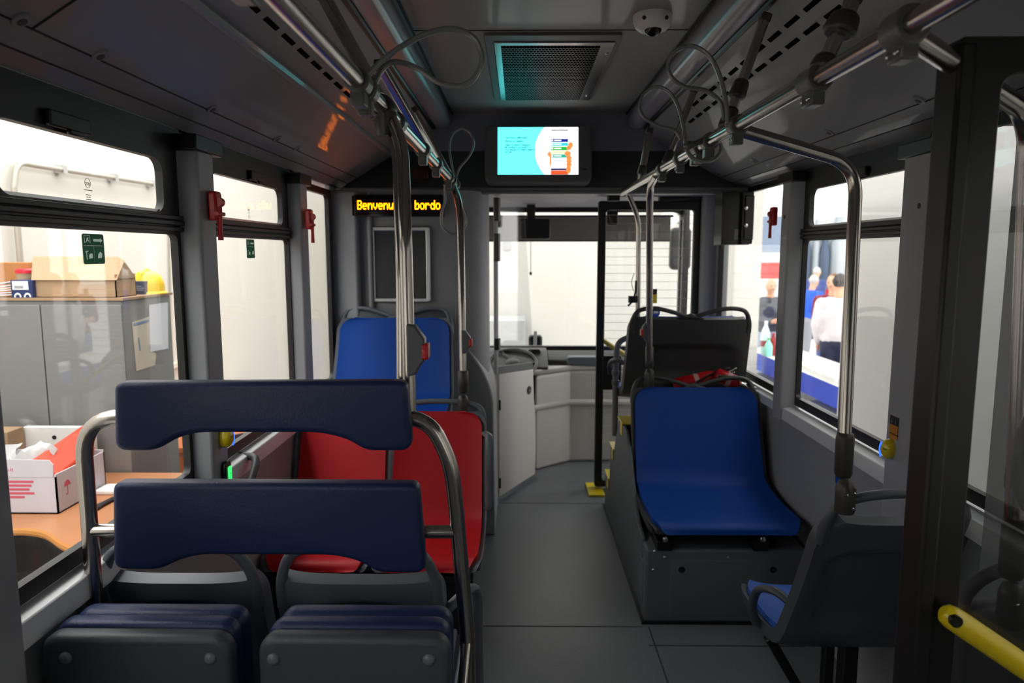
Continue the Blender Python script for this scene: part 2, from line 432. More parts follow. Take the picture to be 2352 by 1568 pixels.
# sills
def sill(nm,s,pts,y0,y1):
    mb=MB().prism(pts,(0,y0,0),(1,0,0),(0,0,1),(0,y1-y0,0)); struct(nm,mb,SILL,bev=.002)
sill('trim_7',-1,[(-.922,.852),(-.888,.843),(-.886,.839),(-.886,.79),(-.922,.785)],.2,3.55)
sill('trim_8',1,[(1.182,.846),(1.132,.840),(1.130,.836),(1.128,.788),(1.182,.78)],-1.9,2.98)
sill('trim_9',1,[(1.182,.846),(1.14,.840),(1.14,.80),(1.182,.79)],3.09,4.3)
# ------------------------------------------------ front bulkhead, cab partition, cab shell
mb=MB().prism([(3.90,2.225),(3.76,1.95),(3.72,1.86),(3.715,1.825),(3.73,1.815),(3.80,1.815),(3.98,2.225)],(-.93,0,0),(0,1,0),(0,0,1),(2.12,0,0)); 
wf=struct('wall_front',mb,DGREY,bev=.006)
mb=MB().box(-.93,1.19,3.70,3.79,1.80,1.818); mb.box(-.93,1.19,3.705,3.72,1.80,1.835); build('lower_lip',mb,mat('lip_grey',(120,121,124),.4),parent=wf,bev=.006)
mb=MB().box(-1.0,1.26,3.8,5.5,1.835,2.27); struct('trim_10',mb,mat('cab_liner',(120,122,136),.45,bump=.04,bscale=300),bev=.004)
# partition between the saloon and the driver
pt=[(-.925,3.56),(-.33,3.60),(-.25,3.63),(-.20,3.69),(-.17,3.78),(-.165,3.90),(-.20,3.92),(-.24,3.80),(-.30,3.70),(-.925,3.66)]
mb=MB().prism(pt,(0,0,0),(1,0,0),(0,1,0),(0,0,1.812)); wp=struct('wall_partition',mb,GREY,ang=50)
q=MB().box(-.76,-.735,3.54,3.60,.3,1.80); q.box(-.925,-.80,3.50,3.565,.3,1.80); build('corner_post',q,GREY,parent=wp,bev=.012)
# bulging side of the driver's cab beside the aisle
prof=[(-.34,1.03),(-.275,1.01),(-.235,.965),(-.185,.885),(-.15,.80),(-.135,.72),(-.128,0),(-.34,0)]
mb=MB().prism([(p.x,p.z) for p in catmull([(x,0,z) for x,z in prof[:6]],5)]+prof[6:],(0,3.615,0),(1,0,0),(0,0,1),(0,.49,0)); struct('trim_11',mb,GREY,bev=.02,seg=4)
# windscreen, front apron, dash
mb=MB().box(-1.0,1.26,5.36,5.45,-.4,.78); mb.box(-1.0,-.9,5.3,5.45,.7,1.9); struct('wall_apron',mb,DGREY)
mb=MB().box(1.215,1.26,5.3,5.45,.7,1.9); struct('trim_14',mb,BLACKM)
ws=sroot('window_9','wide flat windscreen at the front of the bus','window',(.1,5.36,.77))
r=MB().ring(rrect(-.98,.72,1.25,1.84,.01,5),rrect(-.90,.79,1.215,1.80,.06,5),(0,5.35,0),(1,0,0),(0,0,1),(0,.05,0)); build('frame',r,BLACK,parent=ws)
g=MB().box(-.92,1.23,5.37,5.376,.77,1.82); build('pane',g,GLASS,parent=ws,smooth=False)
# front door pillar on the right
mb=MB().box(1.10,1.26,4.28,4.36,0,1.85); struct('trim_12',mb,PILLAR,bev=.015,seg=3)
# ------------------------------------------------ inner glass door in the right foreground
YD=1.10
d1=sroot('door_1','black framed glass door at the right edge with a yellow grab bar','door',(.9,YD,.0))
a0=at(2188,100,Y=YD); a1=at(2108,1568,Y=YD); b0=at(2284,165,Y=YD); b1=at(2205,1568,Y=YD)
xa,xb=(a0.x+a1.x)/2+.0,(b0.x+b1.x)/2
ztop=at(2230,82,Y=YD).z; zin=at(2300,168,Y=YD).z
r=MB().ring(rrect(xa,.05,1.16,ztop,.012,5),rrect(xb,.12,1.13,zin,.03,5),(0,YD,0),(1,0,0),(0,0,1),(0,.045,0)); build('frame',r,BLACKM,parent=d1,bev=.003)
q=MB().box(xa-.006,xa+.022,YD-.012,YD+.05,.06,ztop-.01); build('rubber_edge',q,BLACK,parent=d1,bev=.006)
g=MB().box(xb-.01,1.14,YD+.02,YD+.026,.11,zin+.01); build('pane',g,GLASSD,parent=d1,smooth=False)
y0=at(2168,1405,Y=YD-.03); y1=at(2352,1530,Y=YD-.05); dv=(y1-y0)
q=MB().tube([y0-dv*.02,y0+dv*.02,y0+dv*.10,y0+dv*.25,y0+dv*.4,y0+dv*1.9],[.009,.016,.019,.0198,.0195,.0195],16,flat=1.)
gb=build('grab_bar',q,YEL,parent=d1)
q=MB().lathe([(.0095,-.022),(.0095,-.0195),(.006,-.019)],y0+dv*.06,(0,1,0),20); q.lathe([(.0095,.0),(.0095,-.021)],y0+dv*.06,(0,1,0),20); build('end_bolt',q,BLACKM,parent=gb)
q=MB().cyl(y0+dv*.12,y0+dv*.12+Vector((0,.04,0)),.007,12); build('bracket',q,BLACKM,parent=gb)
# ------------------------------------------------ front entrance door leaf, folded inwards
YF=4.35
d2=sroot('door_2','open front entrance door leaf with black frame and yellow bar','door',(.8,YF,0))
xa,xb=at(1370,800,Y=YF).x,at(1622,700,Y=YF).x
za=at(1380,461,Y=YF).z; zi=at(1400,482,Y=YF).z
gx0,gx1=at(1389,700,Y=YF).x,at(1589,700,Y=YF).x
r=MB().ring(rrect(xa,.02,xb,za,.015,5),rrect(gx0,.06,gx1,zi,.02,5),(0,YF,0),(1,0,0),(0,0,1),(0,.04,0)); build('frame',r,BLACK,parent=d2,bev=.003)
g=MB().box(gx0-.01,gx1+.01,YF+.018,YF+.024,.05,zi+.01); build('pane',g,GLASS,parent=d2,smooth=False)
q=MB()
for k in range(36): z=zi-.03-k*.0505; q.tube([(gx0,YF+.017,z),(gx1,YF+.017,z)],.0011,5)
build('heating_wires',q,mat('wire_pale',(206,200,182),.5),parent=d2,smooth=False)
q=MB().box(gx0-.01,gx0+.11,YF-.006,YF+.04,at(1400,895,Y=YF).z,at(1400,817,Y=YF).z); build('lock_case',q,BLACK,parent=d2,bev=.006)
p=at(1386,782,Y=YF+.07); q2=at(1470,838,Y=YF+.07); q=MB().tube([p,q2,q2+(q2-p)*1.2],.016,12); build('grab_bar',q,YEL,parent=d2)
q=MB().tube([at(1520,458,Y=YF),at(1585,455,Y=YF)],.02,12); q.box(at(1515,450,Y=YF).x,at(1625,450,Y=YF).x,YF-.01,YF+.05,za,za+.03); build('top_arm',q,BLACKM,parent=d2)
# ================================================================== SEATS
def smooth01(t): t=max(0,min(1,t)); return t*t*(3-2*t)
def seat(name,label,cx,w,wt,prof,fab,group=None,shell=SHELL,handle='single',hh=.05,arm=None,recess=False,n=6,fabtop=.0,gs=1.0,legs=None,cornr=.06,rtop=.075,closed=False):
    """prof: world (y,z) control points from the front lip of the pan to the top of the back"""
    d=1 if prof[-1][0]>prof[0][0] else -1
    C=catmull([(0,y,z) for y,z in prof],n)
    S=[0]
    for i in range(1,len(C)): S.append(S[-1]+(C[i]-C[i-1]).length)
    T=S[-1]; 
    # resample
    m=46; R=[]
    for k in range(m+1):
        q=k/m; q=.5-.5*math.cos(math.pi*q); s=q*T; i=1
        while i<len(S)-1 and S[i]<s: i+=1
        t=(s-S[i-1])/max(1e-9,S[i]-S[i-1]); R.append((C[i-1].lerp(C[i],t),s))
    kcre=min(range(len(R)),key=lambda i:(R[i][0].y-prof[len(prof)//2][0])**2+(R[i][0].z-prof[len(prof)//2][1])**2)
    scre=R[kcre][1]
    yb=prof[len(prof)//2][0]
    root=thing(name,label,'seat',(cx,yb,0),group)
    U=[math.sin(math.pi/2*(-1+2*j/18)) for j in range(19)]
    def nrm(i):
        a=R[max(0,i-1)][0]; b=R[min(m,i+1)][0]; t=(b-a).normalized(); return Vector((0,-t.z*d,t.y*d))
    def hw(s,grow,r):
        W=w/2+(wt/2-w/2)*smooth01((s-scre*.7)/(T-scre*.7))+grow
        e=0
        for dd in (s+grow,T-s+grow):
            if dd<r: q=1-max(0,dd)/r; e=max(e,r*(1-math.sqrt(max(0,1-q*q))))
        return W-e
    def grid(grow,off,smin,smax,r,curl,rec=None):
        rows=[]
        for i,(p,s) in enumerate(R):
            if s<smin or s>smax: continue
            nn=nrm(i); h=hw(s,grow,r); row=[]
            for u in U:
                o=off+curl*abs(u)**4
                if rec: o+=rec*smooth01((.80-abs(u))/.10)*smooth01((s-scre-.05)/.05)*smooth01((T-rtop-.035*u*u-s)/.022)
                row.append(Vector((cx+h*u,p.y+nn.y*o,p.z+nn.z*o)))
            rows.append(row)
        return rows
    sh=MB(); sh.sheet(grid(.014,-.006,-1,9,cornr+.012,.016),back=grid(.010,-.040,-1,9,cornr+.012,.010,.03 if recess else None))
    so=build('shell',sh,shell,parent=root,ang=60)
    fb=MB(); fb.sheet(grid(-.004,.006,.0,T-fabtop,cornr,.016),back=grid(-.004,-.008,.0,T-fabtop,cornr,.010))
    build('cushion',fb,fab,parent=root,ang=60)
    # grab handle on top of the back
    pt=R[m][0]; tt=(R[m][0]-R[m-3][0]).normalized(); nn=nrm(m); base=pt-nn*.022
    def hp(u,h): return Vector((cx+u*(wt/2),0,0))+Vector((0,base.y,base.z))+Vector((0,tt.y,tt.z))*h
    hb=MB(); hr_=lambda n,r0,r1: [r0+(r1-r0)*min(1,min(i,n-1-i)/(n*.16)) for i in range(n)]
    if handle=='single':
        path=catmull([hp(-.99,-.07),hp(-.97,0),hp(-.82,hh*.62),hp(-.5,hh*.9),hp(0,hh),hp(.5,hh*.9),hp(.82,hh*.62),hp(.97,0),hp(.99,-.07)],6)
        hb.tube(path,hr_(len(path),.018,.0135),12,flat=.85)
    elif handle=='double':
        path=catmull([hp(-.99,-.07),hp(-.98,-.01),hp(-.88,hh*.8),hp(-.6,hh),hp(-.3,hh*.62),hp(0,hh*.15),hp(.3,hh*.62),hp(.6,hh),hp(.88,hh*.8),hp(.98,-.01),hp(.99,-.07)],6)
        hb.tube(path,hr_(len(path),.02,.0125),12,flat=.85)
        hb.tube([hp(-.25,-.005),hp(0,.012),hp(.25,-.005)],[.006,.02,.006],10,flat=.8)
    build('grab_handle',hb,shell,parent=root)
    if closed:
        q=MB(); A_=[p-nn*.006 for p in path[4:-4]]; n_=len(A_); dn=Vector((0,-tt.y,-tt.z))
        rows=[A_,[Vector((p.x,base.y-nn.y*.006,base.z))+dn*.02 for p in A_]]; q.sheet(rows,back=[[p-nn*.012 for p in r] for r in rows]); build('top_panel',q,DGREY,parent=root)
    if arm:
        for (sx,path,rad) in arm:
            q=MB().tube(catmull(path,6),rad,12,flat=.75); build('armrest',q,shell,parent=root)
    q=MB(); zf=prof[1][1]
    if legs:
        for a,b,wd in legs: q.bar(a,b,wd,wd)
        build('leg_frame',q,BLACKM,parent=root,bev=.004)
    return root,(cx,R,scre)
# profile helper: pan front (y,z), crease, top
def prof(yf,zf,yc,zc,yt,zt):
    d=1 if yc>yf else -1
    return [(yf,zf-.028),(yf+.02*d,zf),(yf+(yc-yf)*.45,zf-.008+(zc-zf)*.3),(yc-.07*d,zc+.004),(yc,zc+.035),(yc+(yt-yc)*.25+.004*d,zc+.035+(zt-zc)*.2),(yc+(yt-yc)*.62,zc+(zt-zc)*.6),(yt,zt)]
def prof7(*a):
    p=prof(*a); return p[:3]+[p[3],p[4]]+p[5:]
# --- blue seat on the wheel box, right
cxA=(at(1495,1222,Y=2.72).x+at(1832,1222,Y=2.72).x)/2
seat('passenger_seat','wide bright blue seat bolted on the grey wheel box, right of the aisle',.835,.60,.58,prof(2.70,.414,3.17,.425,3.32,.862),BLUE,'blue fabric seats',handle='double',hh=.05,shell=SHELLD,cornr=.07)
# --- dark seat in front of it, seen from the back
seat('passenger_seat','dark grey seat back with two handle loops behind the extinguishers',.842,.60,.58,prof(3.92,.76,3.60,.78,3.48,1.185),BLUE,'blue fabric seats',shell=SHELLD,handle='double',hh=.052,recess=True,rtop=.13,cornr=.07,
     arm=[(-1,[(.56,3.55,.93),(.50,3.62,.95),(.49,3.78,.90),(.50,3.82,.84)],.014)])
# --- blue seat against the cab partition, left
seat('passenger_seat','raised blue seat under the amber message sign, against the cab partition',-.612,.57,.545,prof(2.96,.775,3.34,.785,3.475,1.178),BLUE,'blue fabric seats',handle='double',closed=True,hh=.055,cornr=.07)
mb=MB().box(-.915,-.30,3.03,3.48,0,.70); tag(build('seat_podium',mb,DGREY,bev=.02),'dark grey podium under the raised blue seat on the left','podium')
# --- red pair, facing the camera
RP_=lambda: prof(2.33,.424,2.68,.425,2.84,.852)
seat('passenger_seat','red seat by the left window, the inner one of the red pair',-.712,.368,.350,RP_(),RED,'red seats',handle='single',hh=.055,cornr=.065)
seat('passenger_seat','red seat beside the aisle with a grey grab handle on top',-.328,.372,.360,RP_(),RED,'red seats',handle='single',hh=.045,cornr=.065,
     arm=[(1,[(-.14,2.80,.77),(-.122,2.74,.775),(-.118,2.70,.765),(-.118,2.68,.68),(-.118,2.68,.58),(-.118,2.685,.50),(-.14,2.72,.495)],.016)])
mb=MB().box(-.88,-.18,2.45,2.50,.0,.33); mb.box(-.88,-.18,2.62,2.68,0,.33); mb.box(-.88,-.18,2.40,2.68,.32,.352); tag(build('seat_frame_stand',mb,BLACKM,bev=.01),'black steel stand under the pair of red seats','seat stand')
# --- grey bucket seats seen from behind
PB=lambda: prof(1.98,.37,1.60,.37,1.48,.80)
for cx,w_,lb in ((-.742,.335,'grey bucket seat back by the left window, behind the lower navy pad'),(-.35,.345,'grey bucket seat back next to the aisle, behind the lower navy pad')):
    seat('bucket_seat',lb,cx,w_+.0,w_,PB(),mat('seat_fabric_dark',(44,48,56),.7),'grey bucket seats behind the backrest frame',handle='single',hh=.10,recess=True,rtop=.05,cornr=.05,fabtop=.05,
         legs=[((cx,1.75,0),(cx,1.75,.335),.05)],arm=None if cx<-.5 else [(1,[(-.165,1.50,.70),(-.12,1.53,.73),(-.10,1.56,.715),(-.098,1.57,.62),(-.098,1.58,.50),(-.10,1.58,.40),(-.16,1.60,.38)],.014)])
# --- near right seat seen from behind
pg=prof(2.29,.380,1.93,.38,1.745,.835)
seat('passenger_seat','dark grey seat back at lower right with a sliver of blue cushion',.955,.40,.36,pg,mat('blue_vinyl_light',(40,96,190),.5,bump=.1,bscale=900),'blue fabric seats',shell=SHELLM,handle='single',hh=.088,recess=True,rtop=.09,cornr=.09,fabtop=.05,
     arm=[(-1,[(.765,1.90,.52),(.735,1.93,.535),(.715,2.0,.505),(.712,2.04,.44),(.73,2.06,.375),(.76,2.06,.36)],.015)],
     legs=[((.93,2.0,.0),(.93,2.0,.335),.03),((.99,2.0,.0),(.99,2.0,.335),.045),((.78,2.06,.325),(1.15,2.06,.325),.035),((.78,2.08,.31),(.95,2.08,.02),.03)])
# folded tip-up seat partly hidden behind the glass door
t=thing('tip_up_seat','shadowy black tip-up seat behind the glass of the inner door','seat',(1.0,1.34,0))
q=MB().soft(rrect(.86,.36,1.14,.82,.06,6),(0,1.30,0),(1,0,0),(0,0,1),(0,.05,0),.018); build('back_shell',q,SHELLD,parent=t)
q=MB().soft(rrect(.88,.38,1.12,.72,.05,6),(0,1.36,0),(1,0,0),(0,0,1),(0,.05,0),.018); build('folded_pan',q,BLUE,parent=t)
q=MB().tube(catmull([(.87,1.32,.78),(.875,1.315,.84),(.92,1.31,.885),(1.0,1.31,.90),(1.08,1.31,.885),(1.125,1.315,.84),(1.13,1.32,.78)],6),.013,12); build('grab_handle',q,SHELLD,parent=t)
q=MB().box(.97,1.03,1.33,1.38,0,.40); build('leg',q,BLACKM,parent=t)
# ================================================================== FOLDING SEATS
def fold(x0,x1,label,bolts):
    Y0=1.20; zt=.806; zb=.40
    root=thing('folding_seat',label,'folding seat',((x0+x1)/2,Y0,.0),'navy folding seats')
    q=MB().soft(rrect(x0,zb,x1,zt,.035,6),(0,Y0,0),(1,0,0),(0,0,1),(0,.04,0),.014,4); build('shell',q,FOLD,parent=root,ang=60)
    q=MB().soft(rrect(x0+.006,zb+.02,x1-.004,zt+.006,.03,6),(0,Y0+.036,0),(1,0,0),(0,0,1),(0,.04,0),.012,4); build('seat_cushion',q,NAVY,parent=root,ang=60)
    q=MB().soft(rrect(x0+.012,zb+.0,x1-.004,zt+.004,.03,6),(0,Y0+.078,0),(1,0,0),(0,0,1),(0,.05,0),.018,4); build('back_cushion',q,NAVY,parent=root,ang=60)
    for x in bolts:
        q=MB().lathe([(.0115,0),(.011,.003),(.0075,.006),(.002,.0072)],(x,Y0+.0005,at(483,1512,Y=Y0).z),(0,-1,0),20); build('bolt_cap',q,SHELL,parent=root,ang=60)
    for x in (x0+.03,x1-.03):
        q=MB().box(x-.015,x+.015,Y0+.08,Y0+.125,.0,.42); build('leg',q,BLACKM,parent=root,bev=.004)
fold(at(88,1500,Y=1.2).x,at(528,1500,Y=1.2).x,'folded up navy jump seat by the left window, left of the two',[at(150,1500,Y=1.2).x,at(483,1512,Y=1.2).x])
fold(at(590,1500,Y=1.2).x,at(1034,1500,Y=1.2).x,'folded up navy jump seat beside the aisle, right of the two',[at(628,1512,Y=1.2).x,at(985,1518,Y=1.2).x])
# ================================================================== WHEELCHAIR BACKREST HOOP
YH=1.385
wb=thing('wheelchair_backrest','stainless steel hoop frame carrying two navy padded boards','backrest',(-.5,YH,0))
zt=at(600,952,Y=YH).z-.005
Lx=at(197,1080,Y=YH).x; Rx=at(1046,1150,Y=YH).x; Rb=at(1074,1490,Y=YH).x
path=fillet([(Lx-.002,YH,0),(Lx-.002,YH,.72),(Lx,YH,zt),(at(985,950,Y=YH).x,YH,zt),(at(1035,1040,Y=YH).x,YH,zt-.095),(Rx,YH,1.0),(Rb,YH,.70),(Rb+.01,YH,.0)],[.02,.085,.07,.07,.05,.05],8)
q=MB().tube(path,.0158,18); hoop=build('hoop_tube',q,STEEL,parent=wb)
zc=at(1000,1222,Y=YH).z; zl=at(225,1216,Y=YH).z
q=MB().tube([(Lx,YH,(zc+zl)/2),(Rx+.006,YH,(zc+zl)/2)],.0135,16); build('cross_bar',q,STEEL,parent=wb)
q=MB().tube([(Rb,YH,.70),(Rb-.005,YH-.05,.62),(Rb-.012,YH-.10,.45),(Rb-.012,YH-.10,.0)],.0125,14); q.lathe([(.04,0),(.04,.008),(.017,.012)],(Rb-.012,YH-.10,.0)); build('side_strut',q,STEEL,parent=wb)
def pad(name,pts,Y,nm):
    p=[at(x,y,Y=Y) for x,y in pts]
    xy=[(v.x,v.z) for v in p]; n=len(xy)
    out=[]
    rr=RADS
    for i in range(n):
        a=Vector(xy[i-1]); b=Vector(xy[i]); c=Vector(xy[(i+1)%n]); r=min(rr[i],(a-b).length*.48,(c-b).length*.48)
        A=b+(a-b).normalized()*r; B=b+(c-b).normalized()*r
        for k in range(6): t=k/5; v=A*(1-t)**2+b*2*t*(1-t)+B*t*t; out.append((v.x,v.y))
    q=MB().soft(out,(0,Y,0),(1,0,0),(0,0,1),(0,.042,0),.012,5); return build(nm,q,NAVY,parent=wb,ang=60)
RADS=[.018,.018,.025,.03,.05,.07,.07,.05,.03,.025]
pad('u',[(258,879),(933,876),(946,1037),(838,1037),(800,1012),(735,995),(450,995),(400,1008),(355,1037),(260,1037)],1.337,'upper_pad')
pad('l',[(255,1110),(960,1113),(978,1319),(868,1319),(825,1292),(765,1278),(455,1277),(405,1290),(362,1312),(257,1310)],1.335,'lower_pad')
for px,py in ((300,958),(900,958),(300,1220),(930,1220)):
    p=at(px,py,Y=YH); q=MB().box(p.x-.02,p.x+.02,1.372,YH,p.z-.02,p.z+.02); build('pad_bracket',q,BLACKM,parent=wb)
# ================================================================== HANDRAILS
ZR=1.81; RLx,RRx=-.295,.536; RR=.0165
def rail_y(py): return (ZR-ZC)*F/(580-py)
def clamp(mb,x,y,w=.03,r=.024):
    mb.lathe([(RR,-w/2),(r,-w/2),(r,w/2),(RR,w/2)],(x,y,ZR),(0,1,0),20)
hl=thing('handrail','brushed steel ceiling handrail above the left seats','handrail',(RLx,1.5,ZR))
q=MB().cyl((RLx,-1.9,ZR),(RLx,3.35,ZR),RR,20); build('rail',q,STEEL,parent=hl)
for py in (-60,205,292,352,383,412):
    y=rail_y(py); q=MB(); clamp(q,RLx,y,.045,.0235); q.box(RLx-.013,RLx+.013,y-.02,y+.02,ZR-.045,ZR-.018); build('clamp',q,CLAMP,parent=hl,bev=.004)
def strut(parent,a,b,sleeve=None):
    a,b=Vector(a),Vector(b); q=MB().bar(a,b,.029,.024); o=build('strut',q,STEEL,parent=parent,bev=.007,seg=3)
    f=MB().bar(b-(b-a).normalized()*.012,b+(b-a).normalized()*.012,.030,.026); build('strut_foot',f,CLAMPD,parent=o,bev=.004)
    if sleeve:
        d=(b-a); s=MB()
        for t0,t1,w in sleeve: s.tube([a+d*t0,a+d*(t0*.7+t1*.3),a+d*t1],[w*.56,w*.54,w*.46],16,flat=.85)
        build('sleeve',s,CLAMPD,parent=o,bev=.008,seg=3)
def rp(py): return Vector((RLx,rail_y(py),ZR))
strut(hl,(RLx-.005,1.55,ZR+.02),at(742,-12,Y=1.62))
strut(hl,(RLx-.005,2.52,ZR+.015),at(872,150,Y=2.0))
strut(hl,(RLx-.005,3.1,ZR+.015),at(950,252,Y=3.02))
hr=thing('handrail','brushed steel ceiling handrail running above the right side','handrail',(RRx,1.5,ZR))
q=MB().cyl((RRx,-1.9,ZR),(RRx,rail_y(446)+.01,ZR),RR,20); q.lathe([(RR,0),(RR*.8,.004)],(RRx,rail_y(446)+.01,ZR),(0,1,0)); build('rail',q,STEEL,parent=hr)
for py,w,r in ((95,.05,.027),(205,.06,.025),(300,.035,.024),(348,.05,.024),(372,.03,.024),(395,.05,.023)):
    y=rail_y(py); q=MB(); clamp(q,RRx,y,w,r); q.box(RRx-.013,RRx+.013,y-w*.4,y+w*.4,ZR-.046,ZR-.018); c=build('clamp',q,CLAMP,parent=hr,bev=.004)
    for s in (-1,1): q=MB().lathe([(.0045,0),(.0045,.003),(.002,.004)],(RRx-.0135,y+s*w*.22,ZR-.034),(-1,0,0),10); build('screw',q,CHROME,parent=c)
for py,(tx,ty),sl in ((200,(1962,-5),((.0,.22,.05),(.5,.78,.062))),(318,(1757,42),((.0,.2,.045),(.28,.45,.048))),(392,(1594,208),((.0,.2,.04),)),(424,(1492,300),((.1,.3,.045),))):
    y=rail_y(py); b=at(tx,ty,Y=y); strut(hr,(RRx+.004,y,ZR+.012),b,sl)
# ------------------------------------------------ grab poles
def joint(parent,p,r=.021,screws=True,name='ball_joint'):
    q=MB().lathe([(.004,.034),(r*.75,.028),(r,.012),(r,-.02),(r*1.02,-.045),(r*.9,-.052)],p,(0,0,1),20); o=build(name,q,CLAMPD,parent=parent,ang=60)
    if screws:
        for dx,dz in ((-.007,.0),(.011,.004),(.009,-.034)): s=MB().lathe([(.0038,0),(.0038,.003),(.0018,.004)],(p[0]+dx,p[1]-r*.93,p[2]+dz),(0,-1,0),10); build('screw',s,CHROME,parent=o)
def buttonbox(parent,x,y,z,side,h=.105):
    poly=[(.0,-h/2),(.018,-h/2+.004),(.022,-h*.36),(.036,-h*.18),(.036,h*.22),(.022,h*.40),(.018,h/2-.004),(0,h/2)]
    q=MB().prism([(side*(a-.006),b) for a,b in poly],(x,y-.016,z),(1,0,0),(0,0,1),(0,.032,0)); o=build('button_box',q,BOXG,parent=parent,bev=.004,seg=3)
    q=MB().box(x+side*.0305-.006,x+side*.0305+.0065,y-.0185,y+.0185,z-.018,z+.013); b=build('stop_button',q,BTN,parent=o,bev=.003)
    t=text('STOP',.007,basis((x+side*.0305-.001,y-.0188,z-.014),(0,0,1),(-1,0,0)),.0002); build('lettering',t,mat('letter_pink',(240,120,120),.5),parent=b,smooth=False)
# near twin pole on the hoop
PX,PY=at(941,900,Y=1.392).x,1.392
p=thing('grab_pole','steel twin pole rising from the navy padded frame with red button','pole',(PX,PY,1.17))
y1=rail_y(262)
tube=fillet([(RLx+.012,y1,ZR-.012),(at(925,330,Y=1.50).x,1.50,at(925,330,Y=1.50).z),(PX-.004,PY+.01,1.55),(PX,PY,zt+.004)],[.10,.05],10)
q=MB().tube(tube,.0128,18); build('pole',q,STEEL,parent=p)
tube=fillet([(RLx-.012,y1+.04,ZR-.012),(at(912,330,Y=1.54).x,1.54,at(912,330,Y=1.54).z),(at(922,600,Y=1.44).x,1.44,1.48),(at(923,890,Y=1.405).x,1.405,zt-.012)],[.10,.05],10)
q=MB().tube(tube,.0115,18); build('pole',q,STEEL,parent=p)
q=MB().lathe([(.020,-.03),(.026,-.022),(.026,.022),(.022,.03)],(RLx,y1,ZR),(0,1,0),24); q.lathe([(.018,0),(.024,.02),(.024,.05)],(RLx+.006,y1-.01,ZR-.06),(0,0,1),20); build('tee_clamp',q,CLAMPD,parent=p,ang=50)
z0=at(950,802,Y=1.392).z; buttonbox(p,PX+.004,PY-.004,z0,1)
# pole over the red seats
bx=at(1064,925,Y=2.88)
p=thing('grab_pole','steel pole standing on the red seat handle with a red button','pole',(bx.x,2.88,.93),'poles with stop buttons')
tube=fillet([(RLx,3.16,ZR-.012),(at(1057,470,Y=3.04).x,3.04,at(1057,470,Y=3.04).z),(at(1061,700,Y=2.92).x,2.92,at(1061,700,Y=2.92).z),(bx.x,2.88,.97)],[.12,.05],8)
q=MB().tube(tube,.0155,16); build('pole',q,STEEL,parent=p)
b=at(1064,785,Y=2.895); buttonbox(p,b.x,2.895,b.z,1,.10)
q=MB().lathe([(.017,0),(.0215,.012),(.0215,.09),(.0175,.094)],(bx.x,2.88,at(1064,902,Y=2.88).z),(0,0,1),18); build('sleeve',q,CLAMPD,parent=p,ang=50)
joint(p,(bx.x,2.865,bx.z+.005),.022,False)
# right front pole with button, standing on the blue seat handle
b=at(1491,862,Y=3.33)
p=thing('grab_pole','steel pole standing on the blue seat corner with red button','pole',(b.x,3.33,b.z),'poles with stop buttons')
tube=fillet([(RRx,rail_y(402),ZR-.01),(at(1494,440,Y=3.12).x,3.14,at(1494,425,Y=3.1).z),(at(1492,600,Y=3.25).x,3.25,at(1492,600,Y=3.25).z),(b.x,3.33,b.z+.03)],[.10,.05],8)
q=MB().tube(tube,.0155,16); build('pole',q,STEEL,parent=p)
z=at(1485,762,Y=3.31).z; buttonbox(p,at(1489,762,Y=3.31).x,3.31,z,-1,.105)
q=MB().lathe([(.017,0),(.021,.012),(.021,.10),(.0175,.104)],(b.x,3.33,at(1490,845,Y=3.33).z),(0,0,1),18); build('sleeve',q,CLAMPD,parent=p,ang=50)
joint(p,(b.x,3.32,b.z),.023,False)
# right cranked poles
def cranked(label,A,B,Cc,D,E,r,JY,jp,button=None):
    p=thing('grab_pole',label,'pole',jp,'cranked steel poles on the right')
    q=MB().tube(fillet([A,B,D],[.085],10),r,18); build('pole',q,STEEL,parent=p)
    q=MB().lathe([(r*1.05,0),(r*1.32,.01),(r*1.35,.10),(r*1.2,.112),(r*1.02,.114)],E,(0,0,1),20); build('sleeve',q,CLAMPD,parent=p,ang=50)
    joint(p,jp,.024); return p
ya=1.80
A=Vector((RRx+.01,ya,ZR-.01)); Bp=at(1968,378,Y=1.86); D=at(1940,1000,Y=1.74); Ee=at(1936,1095,Y=1.74); jp=at(1942,1130,Y=1.695)
cranked('cranked steel pole standing on the near right seat, before the window',A,Bp,None,Vector((D.x,1.74,Ee.z+.05)),Ee,.0165,1.8,jp)
yb=1.30
A=Vector((RRx+.01,rail_y(95),ZR-.01)); Bp=Vector((at(2366,270,Y=1.28).x,1.28,at(2366,262,Y=1.28).z)); D=at(2345,1000,Y=1.25); Ee=at(2322,1325,Y=1.25); jp=at(2326,1375,Y=1.24)
p=cranked('cranked steel pole behind the glass of the inner door',A,Bp,None,Vector((Ee.x,1.25,Ee.z+.05)),Ee,.0165,1.25,jp)
q=MB().prism([(-.015,-.09),(.03,-.09),(.03,.1),(-.012,.1),(-.03,.06),(-.03,-.05)],(Ee.x+.012,1.235,at(2330,1060,Y=1.25).z),(1,0,0),(0,0,1),(0,.035,0)); build('button_box',q,BLACKM,parent=p,bev=.006)
